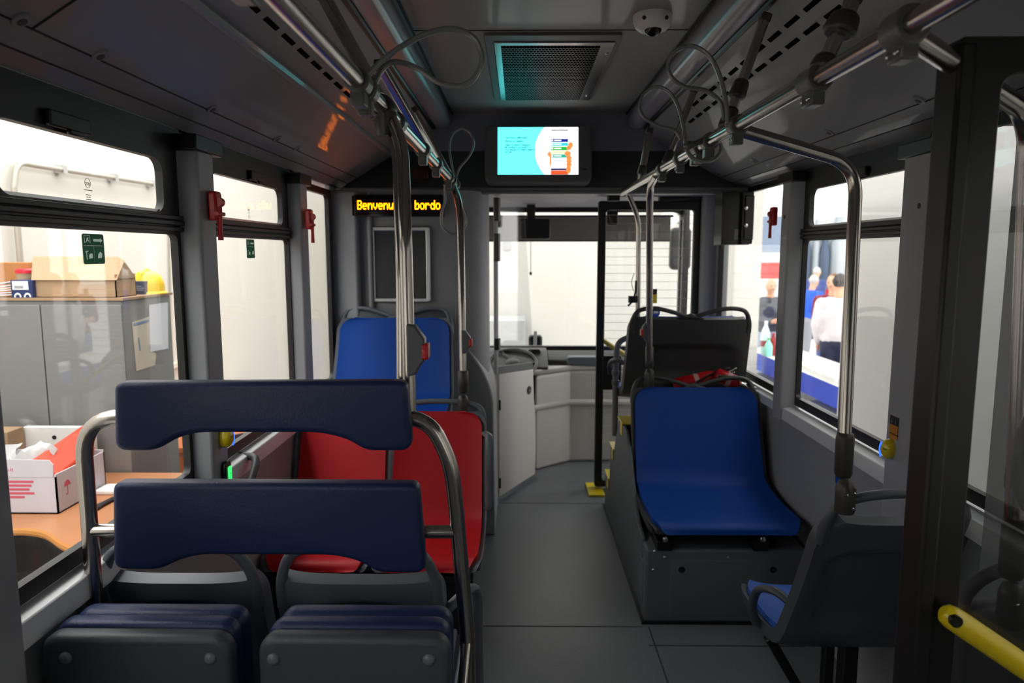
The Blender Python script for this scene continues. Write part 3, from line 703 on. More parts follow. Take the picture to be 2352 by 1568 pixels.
# front pole in the doorway
p=thing('grab_pole','slim steel pole beside the front door with black cable clip','pole',(.7,3.9,0))
tube=fillet([at(1443,445,Y=3.85),at(1467,500,Y=3.9),at(1465,720,Y=3.9),at(1460,1000,Y=3.9)],[.12,.1],6)
q=MB().tube(tube,.0135,14); build('pole',q,STEEL,parent=p)
c=at(1455,690,Y=3.89); q=MB().box(c.x-.028,c.x+.02,c.y-.015,c.y+.015,c.z-.012,c.z+.025); q.tube([c+Vector((-.03,0,-.03)),c,c+Vector((.01,0,.05)),c+Vector((.012,0,.11))],.006,8); build('cable_clip',q,BLACKM,parent=p,bev=.003)
q=MB().tube(catmull([c+Vector((0,0,.05)),c+Vector((-.012,0,.10)),c+Vector((0,0,.15))],6),.002,6); build('cable',q,BLACKM,parent=p)
# curved rail beside the dark seat
p=thing('grab_rail','curved steel grab rail beside the dark seat at the front door','grab rail',(.5,3.7,0))
tube=fillet([at(1412,1000,Y=3.72),at(1414,850,Y=3.72),at(1418,785,Y=3.72),at(1450,772,Y=3.74)],[.2,.07],8)
q=MB().tube(tube,.0155,14); q.tube([tube[-1],tube[-1]+Vector((.10,.02,0))],.0155,14); build('tube',q,mat('rail_grey_paint',(112,112,114),.4),parent=p)
for py in (856,878): q=MB().lathe([(.0165,-.012),(.02,-.012),(.02,.012),(.0165,.012)],at(1414,py,Y=3.72),(0,0,1),14); build('collar',q,CLAMP,parent=p)
# ------------------------------------------------ strap loops
def strap(label,Y,pts,clampx,r=.006,flat=.55,yend=None):
    y0=Y; root=thing('strap_loop',label,'strap',(clampx,Y,ZR),'clear plastic strap loops')
    P=[]; n=len(pts)
    for i,(x,y) in enumerate(pts):
        yy=Y+(math.sin(math.pi*i/(n-1)))*(yend or 0)+.02*(i/(n-1)-.5); P.append(at(x,y,Y=yy))
    q=MB().tube(catmull(P,8),r*1.12,10,flat=.85); build('loop',q,STRAP,parent=root)
    q=MB().lathe([(RR,-.02),(RR+.008,-.02),(RR+.008,.02),(RR,.02)],(clampx,Y,ZR),(0,1,0),18); q.box(clampx-.016,clampx+.012,Y-.016,Y+.016,ZR-.048,ZR-.018)
    c=P[0]; q.bar(c,Vector((clampx,Y,ZR+.012)),.03,.016)
    o=build('clamp',q,CLAMP,parent=root,bev=.004)
    return root
yl=rail_y(222)
strap('large strap loop swung out towards the ceiling vent',yl,[(838,180),(885,133),(960,86),(1030,66),(1085,84),(1107,132),(1090,178),(1058,197),(1010,190),(955,155),(905,142),(876,162),(858,200)],RLx,.0058,.5,.03)
strap('upright teardrop strap loop below the small ceiling camera',rail_y(427),[(1044,408),(1036,370),(1032,335),(1040,308),(1060,296),(1080,306),(1088,330),(1078,358),(1056,385),(1047,410)],RLx,.0055,.6,.03)
strap('strap loop hanging down below the left handrail end',rail_y(418),[(1022,428),(1022,460),(1014,490),(1016,520),(1040,538),(1065,525),(1071,500),(1060,465),(1040,438)],RLx,.0055,.6,.02)
strap('large strap loop standing up from the right handrail',rail_y(300),[(1672,285),(1668,240),(1655,180),(1630,130),(1590,106),(1550,118),(1534,150),(1545,180),(1575,200),(1620,208),(1655,235),(1664,275)],RRx,.0058,.5,.03)
strap('smaller strap loop standing up from the right handrail',rail_y(352),[(1574,330),(1570,295),(1558,245),(1535,210),(1505,200),(1478,218),(1469,245),(1480,270),(1515,290),(1550,300),(1564,320)],RRx,.0058,.6,.03)
strap('small strap loop drooping under the right handrail',rail_y(335),[(1575,340),(1590,362),(1615,370),(1640,366),(1655,348),(1655,332),(1648,325)],RRx,.0055,.6,.02)
# ================================================================== CEILING FITTINGS
for nm,a,b,lb in (('l',LP[0],LP[1],'long curved light tube along the left ceiling edge'),('r',RP[0],RP[1],'long curved light tube along the right ceiling edge')):
    A=Vector((a[0],0,a[1])); B=Vector((b[0],0,b[1])); d=B-A; L=d.length; s=-1 if nm=='l' else 1
    n=Vector((-s*.72,0,-.69)); poly=[]
    for k in range(13):
        t=k/12; v=A+d*t+n*(.05*math.sin(math.pi*t)**.8); poly.append((v.x,v.z))
    q=MB().prism(poly,(0,-1.9,0),(1,0,0),(0,0,1),(0,5.62,0)); root=thing('ceiling_light',lb,'light',((A.x+B.x)/2,1,2.2),'ceiling light tubes')
    build('diffuser',q,mat('light_diffuser',(140,137,146),.28),parent=root,ang=50)
    q=MB()
    q.tube([B+Vector((s*.008,-1.9,-.004)),B+Vector((s*.008,3.7,-.004))],.010,8); build('edge_strip',q,BLACKM,parent=root)
# vent
v=thing('ceiling_vent','perforated metal vent grille framed in the ceiling above the screen','vent',(.1,2.8,2.215))
def cz(px,py): return at(px,py,Z=2.219)
f=[cz(1109,75),cz(1434,74),cz(1356,224),cz(1137,227)]
x0=(f[0].x+f[3].x)/2; x1=(f[1].x+f[2].x)/2; y0,y1=(f[0].y+f[1].y)/2,(f[2].y+f[3].y)/2
q=MB().ring(rrect(x0,y0,x1,y1,.01,4),rrect(x0+.03,y0+.07,x1-.012,y1-.01,.01,4),(0,0,2.222),(1,0,0),(0,1,0),(0,0,-.012)); build('frame',q,mat('vent_frame',(96,94,92),.5),parent=v,bev=.003)
q=MB().box(x0+.03,x1-.012,y0+.072,y1-.012,2.206,2.22); pl_=build('plate',q,mat('vent_plate',(160,160,160),.26,metal=.9),parent=v,bev=.002)
VG=mat('vent_grille',(110,110,110),.4,metal=.7); mixpattern(VG,'dots',(85.,42.),(5,5,5),.25)
g0=cz(1148,98); g1=cz(1383,97); g2=cz(1328,222)
q=MB().box(g0.x+.004,(g1.x+g2.x)/2,g0.y,g2.y,2.203,2.207); build('grille',q,VG,parent=pl_,smooth=False)
for px,py in ((1394,113),(1348,212)): c=cz(px,py); s=MB().lathe([(.007,0),(.007,.003),(.003,.005)],(c.x,c.y,2.206),(0,0,-1),12); build('screw',s,CHROME,parent=v)
# cameras
def dome(px,py,label,yy=None):
    c=at(px,py,Z=2.218) if yy is None else at(px,py,Y=yy); c.z=2.22 if yy is None else c.z
    t=thing('dome_camera',label,'camera',c,'ceiling dome cameras')
    q=MB().lathe([(.058,0),(.059,-.004),(.058,-.022),(.052,-.036),(.040,-.046),(.026,-.050)],c,(0,0,1),32); o=build('housing',q,WHITEP,parent=t,ang=40)
    k=c+Vector((0,-.014,-.040)); q=MB(); 
    for i in range(1): q.lathe([(.001,.0),(.012,.002),(.021,.008),(.026,.017),(.027,.03)],k+Vector((0,-.018,-.018)),(0,.75,.66),24)
    build('lens_dome',q,BLACKG,parent=t,ang=60)
    for a in (-125,-55,):
        q=MB().lathe([(.006,0),(.006,.003)],c+Vector((.057*math.cos(math.radians(a)),.057*math.sin(math.radians(a)),-.022)),(math.cos(math.radians(a)),math.sin(math.radians(a)),-.2),10); build('screw_hole',q,BLACKM,parent=t)
dome(1499,36,'white dome camera on the ceiling right of the vent')
dome(1072,268,'small white dome camera above the screen, left of it')
# round caps on side panels
def on_panel(px,py,PR):
    p0=Vector((PR[3][0],0,PR[3][1])); d=Vector((PR[2][0]-PR[3][0],0,PR[2][1]-PR[3][1])); n=d.cross(Vector((0,1,0))).normalized()
    if n.z>0: n=-n
    r=at(px,py,Y=1.)-Vector((0,0,ZC)); t=(p0-Vector((0,0,ZC))).dot(n)/r.dot(n); return Vector((0,0,ZC))+r*t,n
LC=[(47,45),(228,126),(487,249),(636,318),(682,340)]; RC=[(2111,229),(1905,303),(1840,326),(1733,368),(1651,397)]
wl_=['in the dark corner nearest the camera','second from the near end','above the first pillar','third before the hammer pillars','last before the amber glow']
for PR,L,sd in ((LP,LC,'left'),(RP,RC,'right')):
    ol=['first','second','third','fourth','fifth']
    for i,(px,py) in enumerate(L):
        c,n=on_panel(px,py,PR)
        t=thing('panel_fastener','small round panel fastener on the '+sd+' ceiling panel, '+ol[i]+' from the near end','fastener',c,'round fasteners on the '+sd+' ceiling panel')
        q=MB().lathe([(.0175,0),(.0165,.0035),(.010,.005)],c,n,20); build('rim',q,CEIL,parent=t,ang=50)
        q=MB().lathe([(.009,.004),(.0085,.0062),(.004,.0066)],c,n,14); build('core',q,DGREY,parent=t,ang=50)
# ================================================================== SCREEN
YS=3.60
s0=at(1113,283,Y=YS+.03); s1=at(1360,418,Y=YS)
t=thing('display_screen','grey framed screen showing a turquoise ticket app advert','screen',((s0.x+s1.x)/2,YS,s1.z))
tilt=Vector((0,.16,1)).normalized()
W=s1.x-s0.x; H=s0.z-s1.z; o0=Vector((s0.x,YS,s1.z))
q=MB().soft(rrect(0,0,W,H,.035,6),o0,(1,0,0),tilt,Vector((0,1,-.16)).normalized()*.09,.012,3); build('housing',q,mat('screen_housing',(96,97,98),.45,bump=.05,bscale=400),parent=t,ang=50)
nd=Vector((0,-1,.16)).normalized()
def sp_(px,py):
    """screen-local coordinates of a point"""
    r=at(px,py,Y=1.)-Vector((0,0,ZC)); n=nd; tt=(o0-Vector((0,0,ZC))).dot(n)/r.dot(n); p=Vector((0,0,ZC))+r*tt-o0
    return p.x,p.dot(tilt)
def flat(name,poly,m,off,parent):
    q=MB().prism(poly,o0+nd*off,(1,0,0),tilt,nd*.0004); return build(name,q,m,parent=parent,smooth=False)
ES=1.0
a=sp_(1143,401); b=sp_(1328,292)
pic=flat('picture',[a,(b[0],a[1]),b,(a[0],b[1])],emat('scr_teal',(96,232,232),1.9),.0006,t)
SW=b[0]-a[0]; SH=b[1]-a[1]
def S(u,v): return (a[0]+SW*u,a[1]+SH*v)
ci=[]; 
for k in range(41):
    an=math.radians(90+55-110*k/40+90); ci.append((.83+.37*math.cos(an),.5+.62*math.sin(an)))
ci=[c for c in ci if 0<=c[1]<=1]
ci=[(min(1,max(0,x)),y) for x,y in ci]
poly=[S(*c) for c in ([(.56,1.0)]+[(.465+.115*abs(2*v-1)**2.2,v) for v in [1-k/16 for k in range(17)]]+[(1,0),(1,1)])]
wh=flat('white_disc',poly[1:],emat('scr_white',(255,255,255),1.7),.0012,pic)
def rc(nm,u0,v0,u1,v1,rgb,s,off=.0018): return flat(nm,[S(u0,v0),S(u1,v0),S(u1,v1),S(u0,v1)],emat('scr_'+nm,rgb,s),off,pic)
rc('phone_top',.665,.925,.875,.945,(60,60,66),.5)
rc('app_bar',.66,.685,.875,.75,(30,40,150),1.3)
rc('app_row',.66,.60,.875,.67,(70,205,220),1.3); rc('app_green',.66,.51,.875,.585,(40,175,70),1.3); rc('app_cream',.66,.43,.875,.505,(245,235,190),1.4); rc('app_teal',.66,.355,.875,.425,(40,175,150),1.3)
rc('app_line',.66,.09,.875,.13,(25,30,90),1.)
rc('sleeve_art',.66,.0,.875,.085,(225,90,50),1.3)
def blob(nm,cx,cy,rx,ry): return flat(nm,[S(cx+rx*math.cos(2*math.pi*k/20),cy+ry*math.sin(2*math.pi*k/20)) for k in range(20)],emat('scr_skin',(250,140,75),1.4),.0024,pic)
for cx,cy,rx,ry in ((.905,.62,.03,.06),(.885,.56,.03,.05),(.87,.44,.04,.055),(.885,.35,.035,.05),(.885,.28,.035,.045),(.885,.21,.035,.05),(.88,.11,.03,.09),(.64,.43,.022,.05),(.655,.30,.012,.14)): blob('hand_art',cx,cy,rx,ry)
for v_ in (.718,.638,.55,.392): rc('label_bar',.70,v_-.01,.79,v_+.01,(255,255,255),1.6,.0021); rc('icon_spot',.667,v_-.018,.687,v_+.018,(255,255,255),1.6,.0021)
DK=emat('scr_ink',(20,110,130),.6)
for s_,u,v in (('CALCOLA IL PERCORSO',.09,.76),('TROVA LA TARIFFA',.09,.685),('CERCA IL PUNTO VENDITA',.09,.605),('PIU VICINO O ACQUISTA IL',.09,.555),('TUO BIGLIETTO DIRETTAMENTE',.09,.505),('DA APP',.09,.455)):
    p=S(u,v); o=o0+Vector((p[0],0,0))+tilt*p[1]+nd*.0022
    build('caption',text(s_,.0104,basis(o,(1,0,0),tilt),.0002,bold=.00035),DK,parent=pic,smooth=False)
m_=MB(); m_.prism([(0,0),(.022,0),(.022,.006),(.018,.006),(.018,.012),(.013,.012),(.013,.006),(.003,.004),(.003,.009),(0,.009)],o0+Vector((W*.905,0,0))+tilt*(H*.21)+nd*.0002,(1,0,0),tilt,nd*.0006)
build('maker_mark',m_,BLACKM,parent=t,smooth=False)
# ================================================================== LED SIGN
DOT={'B':['11110','10001','10001','11110','10001','10001','11110'],'e':['00000','00000','01110','10001','11111','10000','01110'],'n':['00000','00000','10110','11001','10001','10001','10001'],
'v':['00000','00000','10001','10001','10001','01010','00100'],'u':['00000','00000','10001','10001','10001','10011','01101'],'t':['01000','01000','11100','01000','01000','01001','00110'],
'i':['010','000','110','010','010','010','111'],'a':['00000','00000','01110','00001','01111','10001','01111'],'b':['10000','10000','10110','11001','10001','10001','11110'],
'o':['00000','00000','01110','10001','10001','10001','01110'],'r':['00000','00000','10110','11001','10000','10000','10000'],'d':['00001','00001','01101','10011','10001','10001','01111'],' ':['000']*7}
YG=3.50
g0=at(806,447,Y=YG); g1=at(1018,497,Y=YG)
t=thing('message_sign','black sign with amber dot letters on the cab partition','sign',((g0.x+g1.x)/2,YG,g1.z))
q=MB().box(g0.x,g1.x,YG,YG+.075,g1.z,g0.z); build('housing',q,BLACKG,parent=t,bev=.004)
q=MB().box(g0.x-.09,g0.x,YG+.03,YG+.07,at(780,493,Y=YG).z,at(780,475,Y=YG).z); br=build('bracket',q,GREY,parent=t,bev=.004)
q=MB().lathe([(.009,0),(.009,.004),(.004,.006)],(g0.x-.075,YG+.03,at(770,485,Y=YG).z),(0,-1,0),14); build('screw',q,CHROME,parent=br)
AMB=emat('led_amber',(255,122,6),9.)
words='Benvenuti a bordo'; cols=sum(len(DOT[c][0])+1 for c in words)
xa=at(821,470,Y=YG).x; xb=at(1013,470,Y=YG).x; pit=(xb-xa)/cols; zt=at(820,460,Y=YG).z; zb=at(820,481,Y=YG).z; pz=(zt-zb)/7
x=xa
for c in words:
    q=MB(); nb=0
    for r_,row in enumerate(DOT[c]):
        for k,b_ in enumerate(row):
            if b_=='1':
                cx=x+(k+.5)*pit; cz_=zt-(r_+.5)*pz; q.box(cx-pit*.56,cx+pit*.56,YG-.0022,YG-.0006,cz_-pz*.46,cz_+pz*.46); nb+=1
    if nb: build('letter',q,AMB,parent=t,smooth=False)
    x+=pit*(len(DOT[c][0])+1)
# small dark red display in the bulkhead
a=at(950,388,Y=3.72); b=at(985,412,Y=3.72); mb=MB().box(a.x,b.x,3.69,3.76,b.z,a.z); o=build('indicator_lamp',mb,mat('lamp_dark_red',(60,16,14),.3),bev=.003); tag(o,'small unlit dark red indicator on the bulkhead left of the screen','indicator')
# ================================================================== POSTER FRAME
YP=3.585
def quad(pts,Y): return [at(x,y,Y=Y) for x,y in pts]
p0,p1=at(853,694,Y=YP-.02),at(987,520,Y=YP-.02)
t=thing('poster_frame','empty aluminium poster frame on the grey cab partition','frame',((p0.x+p1.x)/2,YP,p0.z))
q=MB().ring(rrect(p0.x,p0.z,p1.x,p1.z,.012,4),rrect(p0.x+.022,p0.z+.022,p1.x-.022,p1.z-.022,.003,4),(0,YP-.022,0),(1,0,0),(0,0,1),(0,.014,0)); build('border',q,ALU,parent=t,bev=.005,seg=3)
q=MB().box(p0.x+.02,p1.x-.02,YP-.016,YP-.008,p0.z+.02,p1.z-.02); build('cover_sheet',q,mat('poster_dark',(44,45,48),.25),parent=t)
# ================================================================== WALL THINGS
def hammer(px,py,s,label,px2,h=1.):
    X=(XL+.062) if s<0 else (XR-.062)
    c=at(px,py,X=X); y=c.y
    t=thing('safety_hammer',label,'hammer',c,'red safety hammers')
    q=MB().prism([(-.019,-.034),(.019,-.034),(.023,.036),(.018,.046),(-.018,.046),(-.021,.036)],(X,y,c.z),(0,1,0),(0,0,1),(-s*.024,0,0)); build('holder',q,REDP,parent=t,bev=.006,seg=3)
    hx=X-s*.026
    q=MB().tube([(hx,y-.004,c.z+.024),(hx-s*.0,y-.004,c.z-.02),(hx,y-.004,c.z-.05),(hx,y-.004,c.z-.088)],[.0075,.007,.0062,.0075],12); q.tube([(hx,y-.026,c.z-.016),(hx,y+.022,c.z-.016)],.006,10); q.lathe([(.013,-.01),(.013,.01)],(hx,y-.004,c.z+.016),(0,1,0),14)
    build('handle',q,REDP,parent=t,ang=50)
hammer(484,478,-1,'red safety hammer on the first left pillar',0); hammer(703,507,-1,'red safety hammer on the second left pillar',0); hammer(1783,500,1,'red safety hammer on the right pillar in shadow',0)
GRN=vinyl_mat('exit_green',(22,110,70)); PALE=vinyl_mat('sticker_pale',(150,170,158))
def sticker(px0,py0,px1,py1,label):
    X=XL-.0076; a=at(px0,py1,X=X); b=at(px1,py0,X=X); t=thing('exit_sticker',label,'sticker',(X,(a.y+b.y)/2,a.z),'green exit stickers')
    y0,y1=a.y,b.y; z0,z1=a.z,b.z; w=y1-y0; h=z1-z0
    q=MB().prism(rrect(y0,z0,y1,z1,.006,4),(X,0,0),(0,1,0),(0,0,1),(.0006,0,0)); o=build('backing',q,PALE,parent=t,smooth=False)
    pcs=[]
    def R(u0,v0,u1,v1): Pg([(u0,v0),(u1,v0),(u1,v1),(u0,v1)])
    def Pg(pts): pcs.append([(y0+w*u,z0+h*v) for u,v in pts])
    R(.06,.605,.95,.617); R(.50,.06,.515,.59)
    Pg([(.50,.75),(.82,.75),(.82,.70),(.95,.79),(.82,.88),(.82,.83),(.50,.83)])
    R(.08,.70,.11,.93); R(.34,.70,.37,.93); R(.08,.935,.37,.955)
    Pg([(.16,.70),(.24,.78),(.30,.72),(.32,.74),(.26,.82),(.30,.86),(.26,.88),(.18,.84),(.20,.80),(.13,.72)])
    Pg([(.14,.15),(.18,.15),(.18,.40),(.24,.41),(.24,.45),(.10,.42),(.10,.39),(.14,.39)]); Pg([(.26,.18),(.44,.2),(.44,.34),(.34,.36),(.26,.30)])
    Pg([(.66,.2),(.86,.2),(.90,.34),(.80,.42),(.70,.34)])
    # printed green film with the pictograms left open
    q=MB().prism(rrect(y0,z0,y1,z1,.006,4),(X+.0007,0,0),(0,1,0),(0,0,1),(.0004,0,0)); g=build('green_print',q,GRN,parent=t,smooth=False)
    c=MB()
    for p in pcs: c.prism(p,(X-.002,0,0),(0,1,0),(0,0,1),(.006,0,0))
    co_=build('cutter',c,GRN,parent=t,smooth=False)
    m=g.modifiers.new('Cut','BOOLEAN'); m.object=co_; m.operation='DIFFERENCE'; m.solver='EXACT'
    dg=bpy.context.evaluated_depsgraph_get(); me=bpy.data.meshes.new_from_object(g.evaluated_get(dg)); g.modifiers.clear(); g.data=me
    bpy.data.objects.remove(co_)
sticker(192,538,236,607,'green emergency exit sticker on the near left window'); sticker(567,550,583,593,'green emergency exit sticker on the middle left window')
# glass maker marks
X=XL-.0078
for (px,py,sc,lb) in ((201,420,.62,'tiny black round maker stamp on the near left upper pane'),(571,480,.5,'tiny black maker stamp on the middle left upper pane')):
    c=at(px,py,X=X); q=MB()
    q.ring([(.017*sc*math.cos(a*math.pi/12),.017*sc*math.sin(a*math.pi/12)) for a in range(24)],[(.0155*sc*math.cos(a*math.pi/12),.0155*sc*math.sin(a*math.pi/12)) for a in range(24)],(X,c.y,c.z),(0,1,0),(0,0,1),(.0004,0,0))
    tm=text('OTO',.014*sc,basis((X+.0004,c.y+.0135*sc,c.z-.005),(0,-1,0),(0,0,1)),.0001,bold=.0003); q.add(tm.v,tm.f)
    for k,wd in enumerate((.05,.0,.03,.024,.032,.02)):
        if wd: q.box(X,X+.0003,c.y-wd/2*sc,c.y+wd/2*sc,c.z-(.026+.008*k)*sc,c.z-(.0235+.008*k)*sc)
    tag(build('maker_stamp',q,BLACK,smooth=False),lb,'stamp')
# yellow stop buttons with blue light
def stopbtn(px,py,s,X,label):
    c=at(px,py,X=X); t=thing('stop_request_button',label,'button',c,'yellow stop buttons with blue light')
    q=MB().lathe([(.001,.028),(.014,.026),(.020,.016),(.022,0)],c,(-s,-.35,0),20)
    M=[]
    q2=MB(); ctr=Vector(c)
    for v in q.v: q2.v.append(Vector((v.x,v.y,ctr.z+(v.z-ctr.z)*1.45)))
    q2.f=q.f; build('body',q2,YEL,parent=t,ang=60)
    q=MB()
    q.tube([ctr+Vector((-s*.02,(.022 if s<0 else .022)-.004*(k/4-1)**2,-.030+.046*k/8)) for k in range(9)],[.001+.0034*math.sin(math.pi*(k+.6)/9.5) for k in range(9)],8); build('light_strip',q,emat('blue_light',(40,90,255),2.6),parent=t)
    q=MB().box(c.x+ (0 if s>0 else -.02),c.x+(.02 if s>0 else 0),c.y-.014,c.y+.014,c.z-.02,c.z+.02); build('mount',q,YEL,parent=t)
    b=text('STOP',.008,basis(ctr+Vector((-s*.0275,-.008 if s>0 else .008,.0)),(0,-s*-1 if s<0 else -1,0),(0,0,1)),.0002); build('lettering',b,BLACKM,parent=t,smooth=False)
stopbtn(513,1003,-1,XL+.062,'yellow stop button with blue glow on the first left pillar')
stopbtn(2046,1030,1,XR-.062,'yellow stop button with blue glow on the right pillar')
a=at(2042,1003,X=XR-.062); b=at(2064,960,X=XR-.062)
t=thing('warning_label','black and orange warning label on the right pillar','label',(a.x,a.y,a.z))
y0,y1=b.y,a.y; q=MB().box(XR-.0625,XR-.0612,y0,y1,a.z,b.z); k=build('backing',q,mat('label_orange',(206,132,20),.5),parent=t)
zz=a.z+(b.z-a.z)*.62; q=MB().box(XR-.0630,XR-.0615,y0,y1,zz,b.z); h=build('black_band',q,BLACK,parent=t)
q=MB(); w=y1-y0
q.prism([(y0+w*.25,zz+.006),(y0+w*.12,zz+.004),(y0+w*.36,zz+.004),(y0+w*.24,zz+.020)],(XR-.0634,0,0),(0,1,0),(0,0,1),(.0006,0,0)); q.prism([(y0+w*.62,zz+.004),(y0+w*.86,zz+.004),(y0+w*.74,zz+.02)],(XR-.0634,0,0),(0,1,0),(0,0,1),(.0006,0,0)); build('pictogram',q,PALE,parent=h,smooth=False)
build('lettering',text('ATTENZIONE',.0075,basis((XR-.0628,y1-.003,a.z+.012),(0,-1,0),(0,0,1)),.0002),BLACKM,parent=k,smooth=False)
# green lit button below
c=at(517,1092,X=XL+.062); t=thing('lit_green_button','black button bar glowing green under the first left pillar','button',c)
q=MB().soft(rrect(-.02,-.042,.02,.045,.018,5),c,(0,1,0),(0,0,1),(.012,0,0),.004); build('housing',q,BLACKM,parent=t)
g=MB().soft(rrect(-.008,-.032,.012,.028,.006,4),c+Vector((.012,0,0)),(0,1,0),(0,0,1),(.004,0,0),.002); gl_=build('glow_bar',g,emat('green_light',(60,255,110),1.6),parent=t)
build('lettering',text('STOP',.011,basis(c+Vector((.0163,.006,-.016)),(0,0,1),(0,-1,0)),.0002),mat('green_ink',(10,80,30),.5),parent=gl_,smooth=False)
# grab handle on the left wall
a=at(585,1075,X=XL+.07); t=thing('wall_grab_handle','short curved dark grab handle on the left wall under the sill','handle',(XL,a.y,a.z))
q=MB().tube(catmull([(XL-.0,a.y+.05,a.z+.02),(XL+.045,a.y+.045,a.z+.025),(XL+.066,a.y+.02,a.z+.01),(XL+.066,a.y-.05,a.z-.05),(XL+.060,a.y-.12,a.z-.12),(XL+.03,a.y-.15,a.z-.15),(XL,a.y-.15,a.z-.15)],6),.0125,14); build('bar',q,DGREY,parent=t)
q=MB().lathe([(.022,0),(.018,.012)],(XL,a.y+.05,a.z+.02),(1,0,0),16); q.lathe([(.022,0),(.018,.012)],(XL,a.y-.15,a.z-.15),(1,0,0),16); build('mount',q,SHELL,parent=t)
# small round blue sign low on the right wall
c=at(1929,1103,X=XR-.002); q=MB().lathe([(.034,0),(.034,.002)],c,(-1,0,0),24); o=build('blue_disc_sign',q,mat('sign_blue',(20,80,190),.4)); tag(o,'round blue disc sign on the right wall behind the pole sleeve','sign')
# electrical box on the right front corner
t=thing('control_box','dark metal control box hanging at the right front corner','box',(1.1,3.62,1.55))
a=at(1656,562,Y=3.60); b=at(1703,440,Y=3.60); q=MB().box(a.x,1.16,3.60,3.74,a.z,b.z); k=build('housing',q,mat('box_metal',(44,44,44),.32,metal=.4),parent=t,bev=.003)
c=at(1701,560,Y=3.55); d=at(1722,437,Y=3.5); q=MB().box(b.x,1.165,3.575,3.60,c.z,d.z); q.box(b.x+.012,1.165,3.565,3.576,c.z+.02,d.z-.02); k=build('flange',q,BLACKM,parent=t,bev=.003)
for py in (478,518):
    p=at(1713,py,Y=3.565); q=MB().lathe([(.010,0),(.010,.004),(.005,.006)],p,(0,-1,0),16); build('screw',q,CHROME,parent=k)
p=at(1692,540,Y=3.599); q=MB().box(p.x-.012,p.x+.008,3.598,3.60,p.z-.025,p.z+.03); build('paper_tag',q,mat('tag_grey',(130,130,130),.6),parent=t)
# ================================================================== WHEEL BOX ON THE RIGHT
XB=at(1481,1435,Z=0).x; YB=2.72
t=thing('wheel_box','grey wheel arch box beside the aisle with rounded corner screws','wheel box',(.82,YB,0))
sidep=[(YB,0),(YB,.313),(3.38,.325),(3.42,.66),(3.55,.66),(3.60,.60),(3.72,.44),(3.86,.44),(3.88,.22),(4.05,.22),(4.08,0)]
q=MB().prism(sidep,(XB,0,0),(0,1,0),(0,0,1),(1.16-XB,0,0)); bx=build('body',q,mat('box_grey',(96,99,104),.5,bump=.04,bscale=500),parent=t,bev=.012,seg=3)
q=MB().prism([(2.80,.20),(2.80,.325),(2.92,.35),(3.05,.43),(3.22,.60),(3.30,.655),(3.5,.66),(3.5,.3)],(XB-.002,0,0),(0,1,0),(0,0,1),(.016,0,0)); build('side_cheek',q,MATS['box_grey'],parent=t,bev=.003)
q=MB().soft(rrect(XB+.10,.03,1.12,.27,.01,4),(0,YB-.002,0),(1,0,0),(0,0,1),(0,.01,0),.002); q2=MB()
pan=build('front_panel',q,MATS['box_grey'],parent=t)
q=MB().prism(rrect(YB+.04,.06,YB+.20,.24,.01,4),(XB-.003,0,0),(0,1,0),(0,0,1),(.01,0,0)); build('side_panel',q,MATS['box_grey'],parent=t,bev=.002)
for px,py in ((1526,1279),(1672,1280),(1500,1308),(1500,1427),(1503,1266)):
    p=at(px,py,Y=YB-.002); q=MB().lathe([(.0055,0),(.0055,.002),(.003,.004)],p,(0,-1,0),12); build('screw',q,CHROME,parent=t)
for px,py in ((1566,1308),(1776,1308)):
    p=at(px,py,Y=YB-.002); q=MB().lathe([(.0135,0),(.0135,.001)],p,(0,-1,0),18); build('hole',q,BLACK,parent=t)
for py_,z in ((2.78,.26),(2.90,.29),(2.78,.16),(2.95,.33)):
    q=MB().lathe([(.0055,0),(.0055,.002),(.003,.004)],(XB-.0005,py_,z),(-1,0,0),12); build('screw',q,CHROME,parent=t)
q=MB().box(XB-.012,1.15,YB-.012,YB,0,.012); q.box(XB-.012,XB,YB,4.08,0,.012); build('floor_seal',q,BLACK,parent=t)
q=MB()
for px in (1528,1752): p=at(px,1238,Y=2.70); q.box(p.x-.03,p.x+.03,2.71,2.95,.312,.352)
q.box(.60,1.05,2.78,3.1,.33,.355); st_=build('seat_bracket',q,BLACKM,parent=t,bev=.003)
for px in (1528,1752):
    p=at(px,1238,Y=2.709); q=MB().lathe([(.011,0),(.011,.004),(.006,.007)],p,(0,-1,0),14); build('bolt',q,CHROME,parent=st_)
for (ya_,za_,yb_,zb_) in ((3.40,.664,3.56,.664),(3.71,.444,3.87,.444),(3.88,.224,4.06,.224)):
    q=MB().box(XB-.006,XB+.12,ya_,yb_,za_-.004,za_+.004); q.box(XB-.006,XB-.001,ya_+.0,ya_+.06,za_-.06,za_); build('step_edge',q,YEL,parent=t,bev=.002)
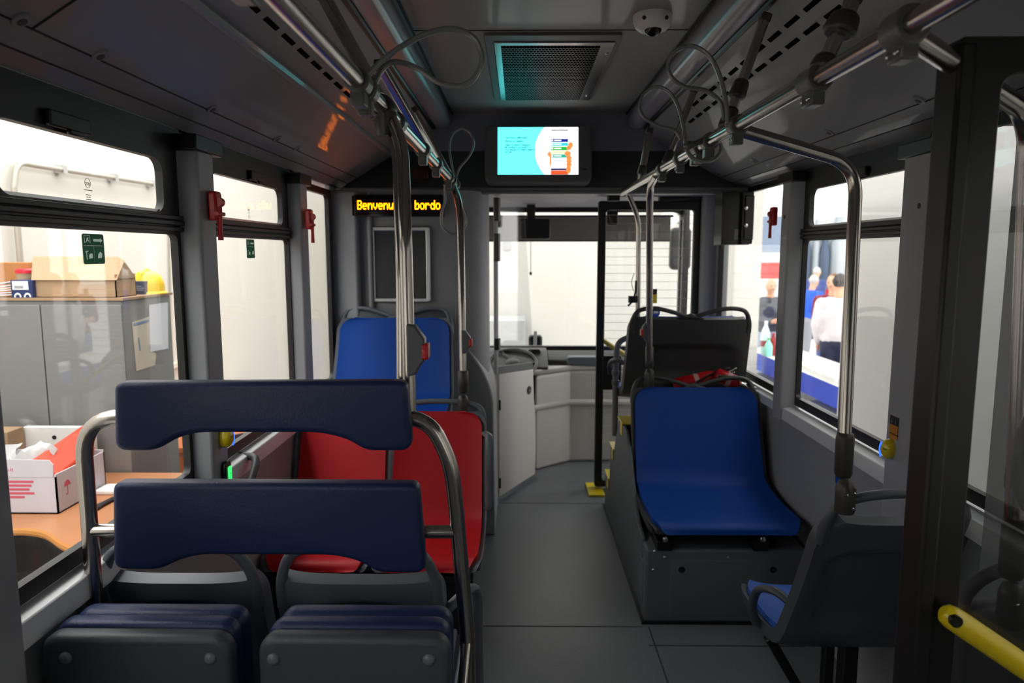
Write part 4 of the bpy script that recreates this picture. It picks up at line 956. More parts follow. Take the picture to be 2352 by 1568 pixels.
# grey tray between the seat backs with extinguishers lying on it
mb=MB().box(.56,1.13,3.43,3.46,.66,.80); mb.box(.58,1.12,3.40,3.46,.775,.80); o=build('rear_ledge',mb,DGREY,bev=.005); tag(o,'dark ledge between the blue seat and the dark seat back','ledge')
def ext(a,b,r,label):
    a,b=Vector(a),Vector(b); d=(b-a).normalized(); t=thing('fire_extinguisher',label,'extinguisher',a,'red fire extinguishers behind the blue seat'); L=(b-a).length
    q=MB().lathe([(r*.6,0),(r,.012),(r,L*.78),(r*.8,L*.9),(r*.35,L*.97),(r*.35,L)],a,d,20); build('cylinder',q,REDP,parent=t,ang=50)
    q=MB().lathe([(r*.4,0),(r*.4,.03),(.012,.035)],b,d,14); q.bar(b+d*.02,b+d*.09+Vector((0,0,.018)),.014,.008); q.bar(b+d*.02,b+d*.08-Vector((0,.01,.0)),.014,.006); build('valve',q,CHROME,parent=t,bev=.002)
    q=MB().tube(catmull([b+d*.02,b+d*.05+Vector((0,-.02,.03)),b-d*.05+Vector((0,-r*.9,.02)),b-d*.12+Vector((0,-r*1.05,0))],6),.006,8); build('hose',q,BLACK,parent=t)
    q=MB().lathe([(r+.0006,0),(r+.0006,.022)],a+d*L*.45,d,20); build('label_band',q,mat('ext_label',(190,150,145),.5),parent=t)
ext(at(1548,886,Y=3.47),at(1650,862,Y=3.47),.036,'red fire extinguisher lying left in the gap behind the blue seat')
ext(at(1642,858,Y=3.42),at(1700,882,Y=3.40),.034,'red fire extinguisher tilted right with chrome valve behind the blue seat')
# yellow foot of the front door
a=at(1350,1131,Z=.003); mb=MB().box(a.x,a.x+.10,4.22,4.46,0,.012); o=build('step_marker',mb,YEL,bev=.003); tag(o,'yellow floor edge marker under the front door post','floor marker')
# stickers at the front door glass
a=at(1501,697,Y=4.33); b=at(1512,664,Y=4.33)
mb=MB().box(a.x,b.x,4.362,4.366,a.z,b.z); t=tag(build('door_notice',mb,BLACK),'small black and yellow notice on the front door glass','notice')
mb=MB().box(a.x,b.x,4.3605,4.362,a.z,a.z+(b.z-a.z)*.62); build('yellow_field',mb,YEL,parent=t)
c=at(1505,718,Y=4.33); mb=MB().lathe([(.036,0),(.036,.003)],(c.x,4.364,c.z),(0,-1,0),24); t=tag(build('mandatory_disc',mb,mat('disc_blue',(30,70,190),.4)),'round blue disc sticker on the front door glass','sticker')
mb=MB().box(c.x-.004,c.x+.024,4.3595,4.3605,c.z-.006,c.z+.008); build('pictogram',mb,WHITEP,parent=t)
# ================================================================== DRIVER'S CAB
zc=lambda p: p.z
# low cab door panel
a=at(1147,860,Y=4.12); b=at(1220,853,Y=4.55); c=at(1228,1098,Z=.03); d=at(1148,1150,Z=.03)
A=Vector((-.12,4.12,0)); B=Vector((.108,4.57,0)); dr=(B-A).normalized(); Lc=(B-A).length; nn=Vector((-dr.y,dr.x,0))
t=thing('cab_door','light grey low door to the driver place with round black lock','door',(0,4.35,0))
poly=[(0,.03),(Lc,.03),(Lc+.01,.20),(Lc+.005,.42),(Lc-.02,.55),(Lc-.03,.70),(Lc-.03,.745),(0,.785)]
q=MB().soft(poly,A,dr,(0,0,1),nn*.04,.008,3); build('panel',q,CREAM,parent=t)
p=A+dr*(Lc*.80)+Vector((0,0,.62)); q=MB().lathe([(.028,0),(.026,.004),(.014,.004),(.012,.002)],p-nn*.001,-nn,20); k=build('lock',q,BLACKM,parent=t)
q=MB().lathe([(.008,0),(.007,.004)],p-nn*.005,-nn,12); build('cylinder',q,CHROME,parent=k)
q=MB()
for z in (.12,.60): q.tube([A+Vector((0,0,z-.03))-nn*.006,A+Vector((0,0,z+.03))-nn*.006],.006,8)
build('hinge',q,BLACKM,parent=t)
# glass screen above it
t=thing('cab_glass_screen','clear glass screen above the low cab door, with dark lower frame','glass screen',(0,4.35,.79))
q=MB().prism([(0,.80),(Lc-.03,.76),(Lc-.035,1.05),(Lc-.135,1.74),(Lc-.165,1.79),(Lc-.2,1.80),(0,1.815)],A+nn*.015,dr,(0,0,1),nn*.006); build('pane',q,GLASS,parent=t,smooth=False)
q=MB().prism([(0,.785),(Lc-.03,.745),(Lc-.03,.79),(0,.83)],A+nn*.008,dr,(0,0,1),nn*.02); build('lower_frame',q,DGREY,parent=t)
q=MB().prism([(-.012,.785),(.008,.785),(.008,1.815),(-.012,1.815)],A+nn*.008,dr,(0,0,1),nn*.02); po=build('post',q,GREY,parent=t)
q=MB()
for z0,z1 in ((1.68,1.815),(1.45,1.61),(.93,1.0)): q.prism([(-.016,z0),(.014,z0),(.014,z1),(-.016,z1)],A-nn*.006,dr,(0,0,1),nn*.03)
build('hinge_strip',q,BLACKM,parent=po,bev=.004)
# dashboard
t=thing('dashboard','dark dashboard over light grey front panels under the windscreen','dashboard',(.3,5.1,0))
top=[(-.95,4.95),(.0,4.78),(.114,4.77),(.364,4.98),(.50,5.0),(1.15,5.0),(1.15,5.36),(-.95,5.36)]
P0=[(.114,4.75),(.364,4.96),(.50,4.97),(1.15,4.97),(1.15,5.34),(.114,5.34)]
q=MB().prism(P0,(0,0,0),(1,0,0),(0,1,0),(0,0,.665)); k=build('front_panel',q,CREAM,parent=t,bev=.02,seg=4,smooth=False)
q=MB().tube([(.10,4.742,.44),(.362,4.952,.44),(1.15,4.962,.44)],.016,10,flat=1.4); build('ledge',q,CREAM,parent=k)
q=MB().prism([(-.91,4.70),(.12,4.76),(.37,4.96),(.5,4.98),(1.15,4.98),(1.15,5.345),(-.91,5.345)],(0,0,.665),(1,0,0),(0,1,0),(0,0,.037)); build('top_edge',q,CREAM,parent=t,bev=.012)
prof_=[(4.80,.715),(5.0,.80),(5.2,.80),(5.345,.76),(5.345,.70),(4.80,.70)]
q=MB().prism([(y,z) for y,z in prof_],(-.91,0,0),(0,1,0),(0,0,1),(.91+.2,0,0)); q.prism([(4.99,.70),(4.99,.735),(5.1,.79),(5.345,.76),(5.345,.70)],(.2,0,0),(0,1,0),(0,0,1),(.95,0,0)); build('upper_cowl',q,mat('cowl_dark',(50,50,50),.6),parent=t,bev=.015)
a=at(1303,838,Y=4.93); q=MB().soft(rrect(a.x,.705,.62,.765,.02,5),(0,4.96,0),(1,0,0),(0,0,1),(0,.12,0),.01); build('coin_tray',q,SHELL,parent=t)
mb=MB().box(-.9,-.25,4.6,5.3,0,.70); q=build('pedal_box',mb,DGREY,parent=t)
# steering wheel and monitor behind the glass
cc=at(1178,834,Y=4.85); t=thing('steering_wheel','dark steering wheel behind the cab glass','steering wheel',cc)
q=MB(); ax=Vector((0,-.45,.9)).normalized(); u=Vector((1,0,0)); w=ax.cross(u); q.tube([cc+u*math.cos(2*math.pi*k/32)*.165+w*math.sin(2*math.pi*k/32)*.165 for k in range(32)],.014,10,closed=True); build('rim',q,BLACKM,parent=t)
q=MB(); 
for a_ in (0,120,240): q.tube([cc,cc+u*math.cos(math.radians(a_))*.165+w*math.sin(math.radians(a_))*.165],.011,8)
q.lathe([(.05,-.02),(.05,.01),(.03,.02)],cc,ax,16); build('spokes',q,BLACKM,parent=t)
q=MB().tube([cc,cc-ax*.16],.03,12); build('column',q,BLACKM,parent=t)
c0=at(1212,800,Y=5.0); c1=at(1242,835,Y=5.0); mb=MB().soft(rrect(c0.x,c1.z,c1.x,c0.z,.02,5),(0,4.97,0),(1,0,0),(0,0,1),(0,.05,0),.01); o=build('dash_monitor',mb,BLACKM); tag(o,'small dark monitor on the dashboard beside the cab glass','monitor')
mb=MB().box(c0.x+.02,c0.x+.06,4.98,5.01,.77,c1.z+.02); build('stand',mb,BLACKM,parent=o)
# sun blind, cord, interior mirror, ceiling panel
z0=at(1300,553,Y=5.30).z; z1=at(1300,500,Y=5.30).z
t=thing('sun_blind','grey roller blind pulled part-way down the windscreen','blind',(.1,5.3,z0))
mb=MB().box(-.88,1.12,5.305,5.309,z0,z1+.01); build('fabric',mb,mat('blind_grey',(118,114,108),.7),parent=t,smooth=False)
mb=MB().tube([(-.88,5.307,z0),(1.12,5.307,z0)],.006,8); build('bottom_bar',mb,BLACKM,parent=t); mb=MB().tube([(-.9,5.31,z1+.012),(1.14,5.31,z1+.012)],.008,10); build('roller',mb,BLACKM,parent=t)
a=at(1219,552,Y=5.28); b=at(1219,628,Y=5.28); t=thing('blind_cord','thin blind pull cord with black toggle in front of the windscreen','cord',b)
mb=MB().tube([a,b],.0025,6); build('cord',mb,mat('cord_grey',(120,110,90),.7),parent=t); mb=MB().lathe([(.006,-.012),(.01,0),(.008,.012)],b,(0,0,1),10); build('toggle',mb,BLACKM,parent=t)
a=at(1194,549,Y=5.05); b=at(1265,502,Y=5.05); t=thing('rear_view_mirror','black rear view mirror hanging from the cab ceiling','mirror',((a.x+b.x)/2,5.05,a.z))
mb=MB().soft(rrect(a.x,a.z,b.x,b.z,.02,5),(0,5.05,0),(1,0,0),(0,0,1),(0,.05,0),.012); build('housing',mb,BLACKM,parent=t)
mb=MB().prism(rrect(a.x+.012,a.z+.012,b.x-.012,b.z-.012,.015,5),(0,5.0485,0),(1,0,0),(0,0,1),(0,.003,0)); build('glass',mb,mat('mirror_reflection_dark',(40,42,45),.08),parent=t,smooth=False)  # dark colour stands in for the bus interior reflected in the mirrors
mb=MB().box((a.x+b.x)/2-.06,(a.x+b.x)/2,5.06,5.09,b.z-.01,1.835); build('arm',mb,BLACKM,parent=t,bev=.004)
a=at(1200,449,Z=1.834); t=thing('cab_ceiling_hatch','flat panel with screws in the cab ceiling','hatch',(.1,4.4,1.82))
mb=MB().soft(rrect(-.15,4.05,.42,4.75,.03,5),(0,0,1.835),(1,0,0),(0,1,0),(0,0,-.012),.004); build('panel',mb,MATS['cab_liner'],parent=t)
# small fittings over the windscreen
a=at(1412,456,Y=4.2); mb=MB().box(a.x-.04,a.x+.03,4.19,4.25,1.80,1.835); o=build('ceiling_bracket',mb,BLACKM,bev=.006); tag(o,'small black bracket on the cab ceiling near the front door','bracket')
# door mirror seen through the door glass
a=at(1394,517,Y=4.62); b=at(1420,484,Y=4.62); t=thing('door_mirror','black framed mirror behind the front door glass, top left corner','mirror',((a.x+b.x)/2,4.6,a.z))
mb=MB().soft(rrect(a.x,a.z,b.x,b.z,.012,4),(0,4.62,0),(1,0,0),(0,0,1),(0,.04,0),.006); build('housing',mb,BLACKM,parent=t)
mb=MB().prism(rrect(a.x+.008,a.z+.008,b.x-.008,b.z-.008,.008,4),(0,4.6185,0),(1,0,0),(0,0,1),(0,.002,0)); build('glass',mb,MATS['mirror_reflection_dark'],parent=t,smooth=False)
mb=MB().tube([((a.x+b.x)/2,4.64,b.z-.01),((a.x+b.x)/2,4.66,1.85)],.01,8); build('arm',mb,BLACKM,parent=t)
# outside mirrors
def emir(x0,y0,x1,y1,Y,label,arm):
    a=at(x0,y1,Y=Y); b=at(x1,y0,Y=Y); t=thing('exterior_mirror',label,'mirror',((a.x+b.x)/2,Y,a.z),'outside mirrors of the bus')
    mb=MB().soft(rrect(a.x,a.z,b.x,b.z,min(.04,(b.z-a.z)*.25),5),(0,Y,0),(1,0,0),(0,0,1),(0,.08,0),.02); build('housing',mb,BLACKM,parent=t)
    mb=MB().prism(rrect(a.x+.02,a.z+.02,b.x-.02,b.z-.02,.03,5),(0,Y-.002,0),(1,0,0),(0,0,1),(0,.004,0)); build('glass',mb,MATS['mirror_reflection_dark'],parent=t,smooth=False)
    mb=MB().tube([Vector(((a.x+b.x)/2,Y+.05,b.z-.03)),Vector(((a.x+b.x)/2,Y+.03,b.z+.02)),Vector(arm)],.014,8); build('arm',mb,BLACKM,parent=t)
emir(1539,522,1590,620,5.75,'large dark outside mirror beyond the open front door',(1.32,5.5,2.0))
emir(1214,770,1246,800,5.6,'small outside mirror low in front of the windscreen',(.12,5.46,.72))
# ================================================================== HALL OUTSIDE
HW=mat('hall_wall',(196,193,186),.8,bump=.1,bscale=30,var=.02,vscale=1.5)
HWL=mat('hall_wall_cream',(212,208,200),.8,bump=.1,bscale=30,var=.02,vscale=1.)
GROUND=mat('hall_ground',(205,203,200),.8,var=.06,vscale=2)
ZG=-.5
mb=MB().box(-9,26,-9,45,ZG-.1,ZG); struct('ground',mb,GROUND)
mb=MB().box(-2.95,-2.80,-6,9.2,ZG,2.5); struct('wall_hall_left',mb,HWL)
mb=MB().box(-2.95,at(1744,700,Y=8.6).x,8.6,8.8,ZG,3.2); wh=struct('wall_hall_front',mb,HW)
a=at(1543,505,Y=8.3); t=thing('flood_lamp','round white lamp high on the front hall wall','lamp',a)
mb=MB().lathe([(.03,0),(.09,.05),(.11,.12),(.09,.14)],a,(-.5,-.8,-.1),16); build('shade',mb,WHITEP,parent=t); mb=MB().tube([a,a+Vector((.12,.06,.0)),a+Vector((.14,.31,.0))],.02,8); build('arm',mb,ALU,parent=t)
# right hall walls
PAN=mat('booth_panel',(222,219,213),.6,var=.02,vscale=2)
mb=MB().box(2.15,2.25,1.0,4.70,ZG,3.5); wr2=struct('wall_booth',mb,PAN)
mb=MB().box(2.143,2.15,3.92,3.935,ZG,3.0); build('panel_joint',mb,mat('joint_grey',(170,166,158),.7),parent=wr2)
mb=MB().box(2.15,2.25,-6,1.0,ZG,3.5); struct('wall_hall_right',mb,PAN)
# pipe on left hall wall
pa=[at(32,430,X=-2.76),at(38,372,X=-2.76),at(370,425,X=-2.76)]
t=thing('wall_pipe','bent metal pipe high on the white wall outside the left window','pipe',pa[0])
mb=MB().tube(fillet([pa[0]+Vector((0,0,-.55)),pa[0],pa[1],pa[1]+Vector((0,.15,0)),pa[2]],[.01,.12,.1],8),.016,12); build('tube',mb,mat('pipe_metal',(176,170,158),.4,metal=.3),parent=t)
mb=MB()
for tt in (.25,.6,.92):
    p=pa[1].lerp(pa[2],tt); mb.box(p.x-.05,p.x+.018,p.y-.02,p.y+.02,p.z-.024,p.z+.024)
build('pipe_clip',mb,ALU,parent=t)
p0=at(405,560,X=-2.77); p1=at(402,825,X=-2.77); t=thing('wall_socket','cream wall socket with conduit left of the first pillar','socket',p1)
mb=MB().tube([p0+Vector((0,0,.8)),p1],.022,10); build('conduit',mb,mat('conduit',(214,210,200),.5),parent=t)
a=at(390,847,X=-2.77); b=at(419,825,X=-2.77); mb=MB().box(-2.80,-2.74,a.y,b.y,a.z,b.z); k=build('plate',mb,mat('socket_cream',(222,216,202),.5),parent=t,bev=.004)
m_=(a+b)/2; mb=MB().box(-2.742,-2.738,m_.y-.02,m_.y+.02,m_.z-.025,m_.z+.02); build('switch_hole',mb,DGREY,parent=k)
# ------------------------------------------------ cabinet
YC=3.30; c0=at(280,690,Y=YC); YE=YC+.46; XC=c0.x; zt=c0.z
CABM=mat('cabinet_grey',(126,127,124),.4,var=.04,vscale=3)
t=thing('metal_cabinet','tall grey two-door metal cabinet outside the left window','cabinet',(XC-.5,YC+.2,ZG))
mb=MB().box(XC-.92,XC,YC,YE,ZG,zt); build('body',mb,CABM,parent=t,bev=.006)
xs=at(100,760,Y=YC).x
mb=MB().box(XC-.91,xs-.003,YC-.012,YC,ZG+.05,zt-.02); build('door',mb,CABM,parent=t,bev=.003)
mb=MB().box(xs+.003,XC-.001,YC-.012,YC,ZG+.05,zt-.02); build('door',mb,CABM,parent=t,bev=.003)
mb=MB().box(XC-.93,XC+.01,YC-.01,YE+.01,zt,zt+.012); build('top_plate',mb,mat('cab_wood',(160,130,100),.6),parent=t)
ztop=zt+.012
# papers on the cabinet side
def side_paper(nm,pts,m,label,off,cat='paper'):
    P=[at(x,y,X=XC+off) for x,y in pts]; mb=MB().prism([(p.y,p.z) for p in P],(XC+off,0,0),(0,1,0),(0,0,1),(.0015,0,0)); o=build(nm,mb,m,smooth=False); tag(o,label,cat); return o
PAPER=mat('paper_white',(224,226,232),.7); TORN=mat('paper_torn',(206,196,178),.8,var=.10,vscale=14)
o=side_paper('paper_sheet',[(342,700),(385,694),(386,800),(345,808)],PAPER,'white paper sheet taped on the cabinet side',.004)
o=side_paper('torn_card',[(303,740),(345,726),(347,805),(358,812),(356,838),(313,852)],TORN,'torn stained card with faint blue print on the cabinet side',.001)
p=at(307,746,X=XC+.003); q_=at(342,736,X=XC+.003); mb=MB().bar(p,q_,.0015,.012,(0,0,1)); p=at(318,775,X=XC+.003); q_=at(322,805,X=XC+.003); mb.bar(p,q_,.0015,.01,(0,1,0)); build('blue_print',mb,mat('ink_blue',(110,140,170),.7),parent=o,smooth=False)
# things on top of the cabinet
CARD=mat('cardboard',(166,138,108),.8,var=.06,vscale=8); CARDO=mat('cardboard_orange',(172,118,68),.8,var=.05,vscale=8)
def top_at(px,Y): return at(px,640,Y=Y).x
xa,xb=top_at(72,YC+.04),top_at(268,YC+.04); zb_=at(200,640,Y=YC+.02).z
t=thing('cardboard_box','open cardboard box with raised flap on top of the cabinet','box',((xa+xb)/2,YC+.2,ztop),'boxes on the cabinet')
mb=MB().box(xa,xb,YC+.03,YC+.035,ztop,zb_); mb.box(xa,xb,YC+.20,YC+.205,ztop,zb_); mb.box(xa,xa+.005,YC+.03,YC+.205,ztop,zb_); mb.box(xb-.005,xb,YC+.03,YC+.205,ztop,zb_+.02); mb.box(xa,xb,YC+.03,YC+.205,ztop,ztop+.004); build('body',mb,CARD,parent=t,smooth=False)
f=[at(72,643,Y=YC+.02),at(268,643,Y=YC+.02),at(285,600,Y=YC+.10),at(270,591,Y=YC+.14),at(75,591,Y=YC+.14)]
mb=MB().add(f+[p+Vector((0,.006,.004)) for p in f],[(0,1,2,3,4),(9,8,7,6,5)]+[(i,5+i,5+(i+1)%5,(i+1)%5) for i in range(5)]); build('flap',mb,CARD,parent=t,smooth=False)
f=[Vector((xb,YC+.03,zb_)),Vector((xb,YC+.20,zb_)),at(296,628,Y=YC+.19),at(285,602,Y=YC+.12)]
mb=MB().add(f+[p+Vector((.005,0,0)) for p in f],[(0,1,2,3),(7,6,5,4)]+[(i,4+i,4+(i+1)%4,(i+1)%4) for i in range(4)]); build('flap',mb,CARD,parent=t,smooth=False)
xa,xb=top_at(21,YC),top_at(71,YC); zb_=at(40,643,Y=YC).z
t=thing('parts_carton','small navy carton with white barcode label on the cabinet','box',((xa+xb)/2,YC+.03,ztop),'boxes on the cabinet')
mb=MB().box(xa,xb,YC+.005,YC+.16,ztop,zb_); k=build('body',mb,mat('carton_navy',(24,44,92),.45),parent=t,bev=.002)
w=xb-xa; h=zb_-ztop; mb=MB().box(xa+w*.08,xb-w*.18,YC+.0035,YC+.005,ztop+h*.45,zb_-h*.06); l=build('barcode_label',mb,PAPER,parent=k)
mb=MB()
for i in range(9): mb.box(xa+w*(.2+.045*i),xa+w*(.2+.045*i+.02),YC+.0028,YC+.0036,ztop+h*.52,ztop+h*.68)
build('bars',mb,DGREY,parent=l,smooth=False)
mb=MB()
for cx in (.3,.75): mb.ring([(xa+w*(cx+.17*math.cos(a*math.pi/12)),ztop+h*.03+h*.26*abs(math.sin(a*math.pi/12))) for a in range(13)]+[(xa+w*(cx-.17),ztop+h*.02)],[(xa+w*(cx+.10*math.cos(a*math.pi/12)),ztop+h*.03+h*.16*abs(math.sin(a*math.pi/12))) for a in range(13)]+[(xa+w*(cx-.10),ztop+h*.025)],(0,YC+.0035,0),(1,0,0),(0,0,1),(0,.0012,0))
build('round_print',mb,PAPER,parent=k,smooth=False)
xa,xb=top_at(-60,YC+.2),top_at(66,YC+.2); zb_=at(30,603,Y=YC+.2).z
t=thing('cardboard_box','orange brown carton behind the small navy carton on the cabinet','box',((xa+xb)/2,YC+.3,ztop),'boxes on the cabinet'); mb=MB().box(xa,xb,YC+.20,YC+.40,ztop,zb_); build('body',mb,CARDO,parent=t,bev=.002)
xa,xb=top_at(17,YC+.1),top_at(68,YC+.1); zb_=at(40,628,Y=YC+.1).z
t=thing('lidded_tub','tub with red lid standing behind the navy carton','tub',((xa+xb)/2,YC+.18,ztop))
cx=(xa+xb)/2; r=(xb-xa)/2*.9; cy=YC+.18
mb=MB().lathe([(r*.9,0),(r,zb_-ztop)],(cx+.0,YC+.165+r*.0+.0,ztop),(0,0,1),20); build('body',mb,mat('tub_tan',(150,128,100),.6),parent=t); mb=MB().lathe([(r*1.05,0),(r*1.05,.015),(r*.9,.022)],(cx,YC+.165,zb_),(0,0,1),20); build('lid',mb,mat('lid_red',(206,30,46),.4),parent=t)
xa,xb=top_at(-12,YC),top_at(20,YC)
mb=MB(); random.seed(3)
for k in range(6):
    x=xa+(xb-xa)*random.random(); mb.bar((x-.06,YC+.05+.01*k,ztop+.01+.01*k),(x+.05,YC+.08,ztop+.015+.012*k),.09,.004)
o=build('crumpled_papers',mb,PAPER); tag(o,'crumpled white papers left of the navy carton on the cabinet','papers',kind='stuff')
xa,xb=at(301,660,X=XC-.05).y,0
a=at(302,680,Y=YC+.30); b=at(336,645,Y=YC+.30)
t=thing('catalogue_stack','dark blue box with pale lettering at the cabinet corner','box',((a.x+b.x)/2,YC+.33,ztop),'boxes on the cabinet'); mb=MB().box(a.x,b.x,YC+.28,YC+.44,ztop,b.z); k=build('body',mb,mat('slate_blue',(70,78,104),.5),parent=t,bev=.002)
mb=MB(); h=b.z-ztop; w=b.x-a.x
for i,(u0,u1) in enumerate(((.1,.9),(.05,.95),(.1,.8))): mb.box(a.x+w*u0,a.x+w*u1,YC+.2785,YC+.2805,ztop+h*(.3+.14*i),ztop+h*(.36+.14*i))
build('print_lines',mb,mat('print_pale',(150,158,180),.6),parent=k,smooth=False)
a=at(360,680,Y=YC+.40); t=thing('hard_hat','yellow safety helmet at the back corner of the cabinet top','helmet',(a.x,YC+.42,ztop))
r=.085; a.x-=.035; mb=MB().lathe([(r*1.12,0),(r*1.1,.008),(r,.012),(r*.97,.05),(r*.8,.09),(r*.5,.112),(.004,.12)],(a.x,YC+.38,ztop),(0,0,1),24); build('shell',mb,mat('helmet_yellow',(240,196,20),.35),parent=t,ang=60)
mb=MB().tube([(a.x,YC+.38-r,ztop+.03),(a.x,YC+.38-r*.7,ztop+.1),(a.x,YC+.38,ztop+.125),(a.x,YC+.38+r*.7,ztop+.1)],.010,8); build('ridge',mb,MATS['helmet_yellow'],parent=t)
# ------------------------------------------------ desk
ZD=.45; WOOD=mat('desk_wood',(170,116,78),.4,var=.12,vscale=5); WEDGE=mat('desk_edge',(176,116,52),.4)
e=[at(0,1215,Z=ZD),at(60,1213,Z=ZD),at(110,1222,Z=ZD),at(145,1245,Z=ZD),at(185,1262,Z=ZD),at(240,1240,Z=ZD)]
poly=[(v.x,v.y) for v in [at(-120,1222,Z=ZD)]+catmull(e[:5],5)]+[(-1.30,2.62),(-1.30,3.27),(-2.75,3.27),(-2.75,2.2)]
t=thing('desk','orange wood desk with curved front edge outside the left window','desk',(-1.9,2.8,ZG))
mb=MB().prism(poly,(0,0,ZD-.028),(1,0,0),(0,1,0),(0,0,.028)); build('desk_top',mb,WOOD,parent=t,smooth=False)
mb=MB().tube([(x,y,ZD-.014) for x,y in poly[:24]],.0145,8); build('edge_band',mb,WEDGE,parent=t)
for x,y in ((-1.36,2.75),(-1.36,3.2),(-2.68,3.2),(-2.6,2.5)):
    mb=MB().box(x-.03,x+.03,y-.03,y+.03,ZG,ZD-.028); build('leg',mb,ALU,parent=t)
mb=MB().box(-2.7,-1.36,3.22,3.25,ZG+.2,ZD-.028); build('back_board',mb,mat('desk_dark',(40,36,34),.6),parent=t)
# white carton on the desk
CW=mat('white_carton',(196,193,200),.7,var=.02); PRT=mat('red_print',(196,84,104),.7)
p=at(135,1180,Z=ZD); xb=p.x; yb=p.y; ye=at(250,1118,Z=ZD); zb_=at(135,1092,X=p.x).z; xa=xb-.62; 
yE=max(yb+.18,min(3.22,ye.y)) 
t=thing('open_carton','open white carton with red print full of papers on the desk','box',((xa+xb)/2,(yb+yE)/2,ZD))
mb=MB(); T_=.006
mb.box(xa,xb,yb,yb+T_,ZD,zb_); mb.box(xa,xb,yE-T_,yE,ZD,zb_+.02); mb.box(xb-T_,xb,yb,yE,ZD,zb_+.01); mb.box(xa,xa+T_,yb,yE,ZD,zb_); mb.box(xa,xb,yb,yE,ZD,ZD+T_); k=build('body',mb,CW,parent=t,smooth=False)
fz=zb_; mb=MB().prism([(xa,fz),(xb-.01,fz),(xb-.005,fz+.05),(xb-.02,fz+.07),(xa,fz+.08)],(0,yb-.002,0),(1,0,0),(0,0,1),(0,.004,0)); build('flap',mb,CW,parent=t,smooth=False)
mb=MB()
for i,(u0,wd) in enumerate(((-.05,.24),(0,.22),(-.02,.20),(-.04,.24),(-.03,.15))): mb.box(xb-.20-wd*.55+u0,xb-.20+wd*.45+u0*0,yb-.0012,yb,zb_-.015-.016*i-.009,zb_-.015-.016*i)
build('print_lines',mb,PRT,parent=k,smooth=False)
mb=text('www.stampadepo.it',.024,basis((xb-.36,yb-.0025,fz+.024),(1,0,0),(0,0,1)),.0003); build('lettering',mb,PRT,parent=k,smooth=False)
mb=MB(); cy=yb+(yE-yb)*.2; cz=zb_-.055; mb.prism([(cy-.022,cz),(cy-.015,cz+.015),(cy,cz+.024),(cy+.015,cz+.015),(cy+.022,cz)],(xb,0,0),(0,1,0),(0,0,1),(.0012,0,0)); mb.box(xb,xb+.0012,cy-.001,cy+.0015,cz-.035,cz); mb.box(xb,xb+.0012,cy-.012,cy,cz-.037,cz-.034); build('umbrella_mark',mb,PRT,parent=k,smooth=False)
# contents of the carton
random.seed(5); WP=mat('loose_paper',(196,196,194),.75)
def sheet_paper(c,w,h,nrm,rot,label,nm='loose_sheet'):
    n=Vector(nrm).normalized(); u=n.orthogonal().normalized(); u=Matrix.Rotation(rot,3,n)@u; v=n.cross(u); rows=[]
    for i in range(7):
        rows.append([Vector(c)+u*(w*(i/6-.5))+v*(h*(j/6-.5))+n*(.018*math.sin(i*1.1+j*.8)) for j in range(7)])
    mb=MB().sheet(rows,back=[[p-n*.001 for p in r] for r in rows]); o=build(nm,mb,WP); tag(o,label,'paper','loose papers in the carton'); return o
sheet_paper((xb-.16,yb+.10,zb_+.05),.16,.10,(.2,-.6,.7),.3,'white folded slip standing left of the orange folder')
sheet_paper((xb-.28,yb+.12,zb_+.04),.13,.10,(-.2,-.7,.6),1.1,'pointed white paper corner standing in the carton middle')
sheet_paper((xb-.45,yb+.14,zb_+.10),.17,.16,(.3,-.5,.8),.7,'crumpled white paper rising at the carton left end')
sheet_paper((xb-.50,yb+.08,zb_+.05),.15,.12,(-.1,-.7,.7),2.2,'lower crumpled paper by the carton left flap')
g=at(170,1050,Y=yb+.10); ra=[Vector((xb-.135,yb+.05,zb_-.01)),Vector((xb-.012,yb+.02,zb_+.0)),Vector((xb-.012,yE-.03,zb_+.03)),Vector((xb-.06,yE-.03,zb_+.11))]
f=[Vector((xb-.15,yb+.07,zb_+.05)),Vector((xb-.01,yb+.03,zb_+.0)),Vector((xb-.008,yE-.04,zb_+.04)),Vector((xb-.05,yE-.04,zb_+.15)),]
lowr=[v-Vector((.012,0,.06)) for v in f]
mb=MB().add(f+lowr,[(0,1,2,3),(7,6,5,4),(0,4,5,1),(1,5,6,2),(2,6,7,3),(3,7,4,0)]); o=build('orange_folder',mb,mat('folder_orange',(206,64,28),.5),bev=.012,seg=3); tag(o,'orange folder sticking out of the white carton','folder')
p0_=at(52,980,Y=3.2); p1_=at(192,1030,Y=3.2); mb=MB().box(p0_.x,p1_.x+.05,3.2,3.23,ZD,p0_.z); o=build('binder_box',mb,WHITEP,bev=.004); tag(o,'white binder with a finger hole standing against the cabinet','binder')
c=at(125,1004,Y=3.2); mb=MB().lathe([(.010,0),(.010,.002)],(c.x,3.2,c.z),(0,-1,0),14); build('finger_hole',mb,BLACK,parent=o)
p=at(0,985,Y=3.12); q_=at(36,1060,Y=3.12); mb=MB().box(p.x-.2,q_.x,3.08,3.19,ZD,at(20,990,Y=3.1).z); o=build('brown_carton',mb,CARD,bev=.003); tag(o,'brown carton at the back left of the desk','box')
mb=MB(); a=at(215,1175,Z=ZD); b=at(262,1148,Z=ZD); mb.tube([Vector((a.x,a.y,ZD+.008)),Vector(((a.x+b.x)/2,(a.y+b.y)/2,ZD+.012)),Vector((b.x,b.y,ZD+.008))],[.012,.010,.014],8,flat=.6); mb.tube([Vector((a.x-.03,a.y+.02,ZD+.006)),Vector((b.x,b.y+.02,ZD+.006))],.007,8); o=build('scissors',mb,BLACKM); tag(o,'black scissors lying on the orange desk','scissors')
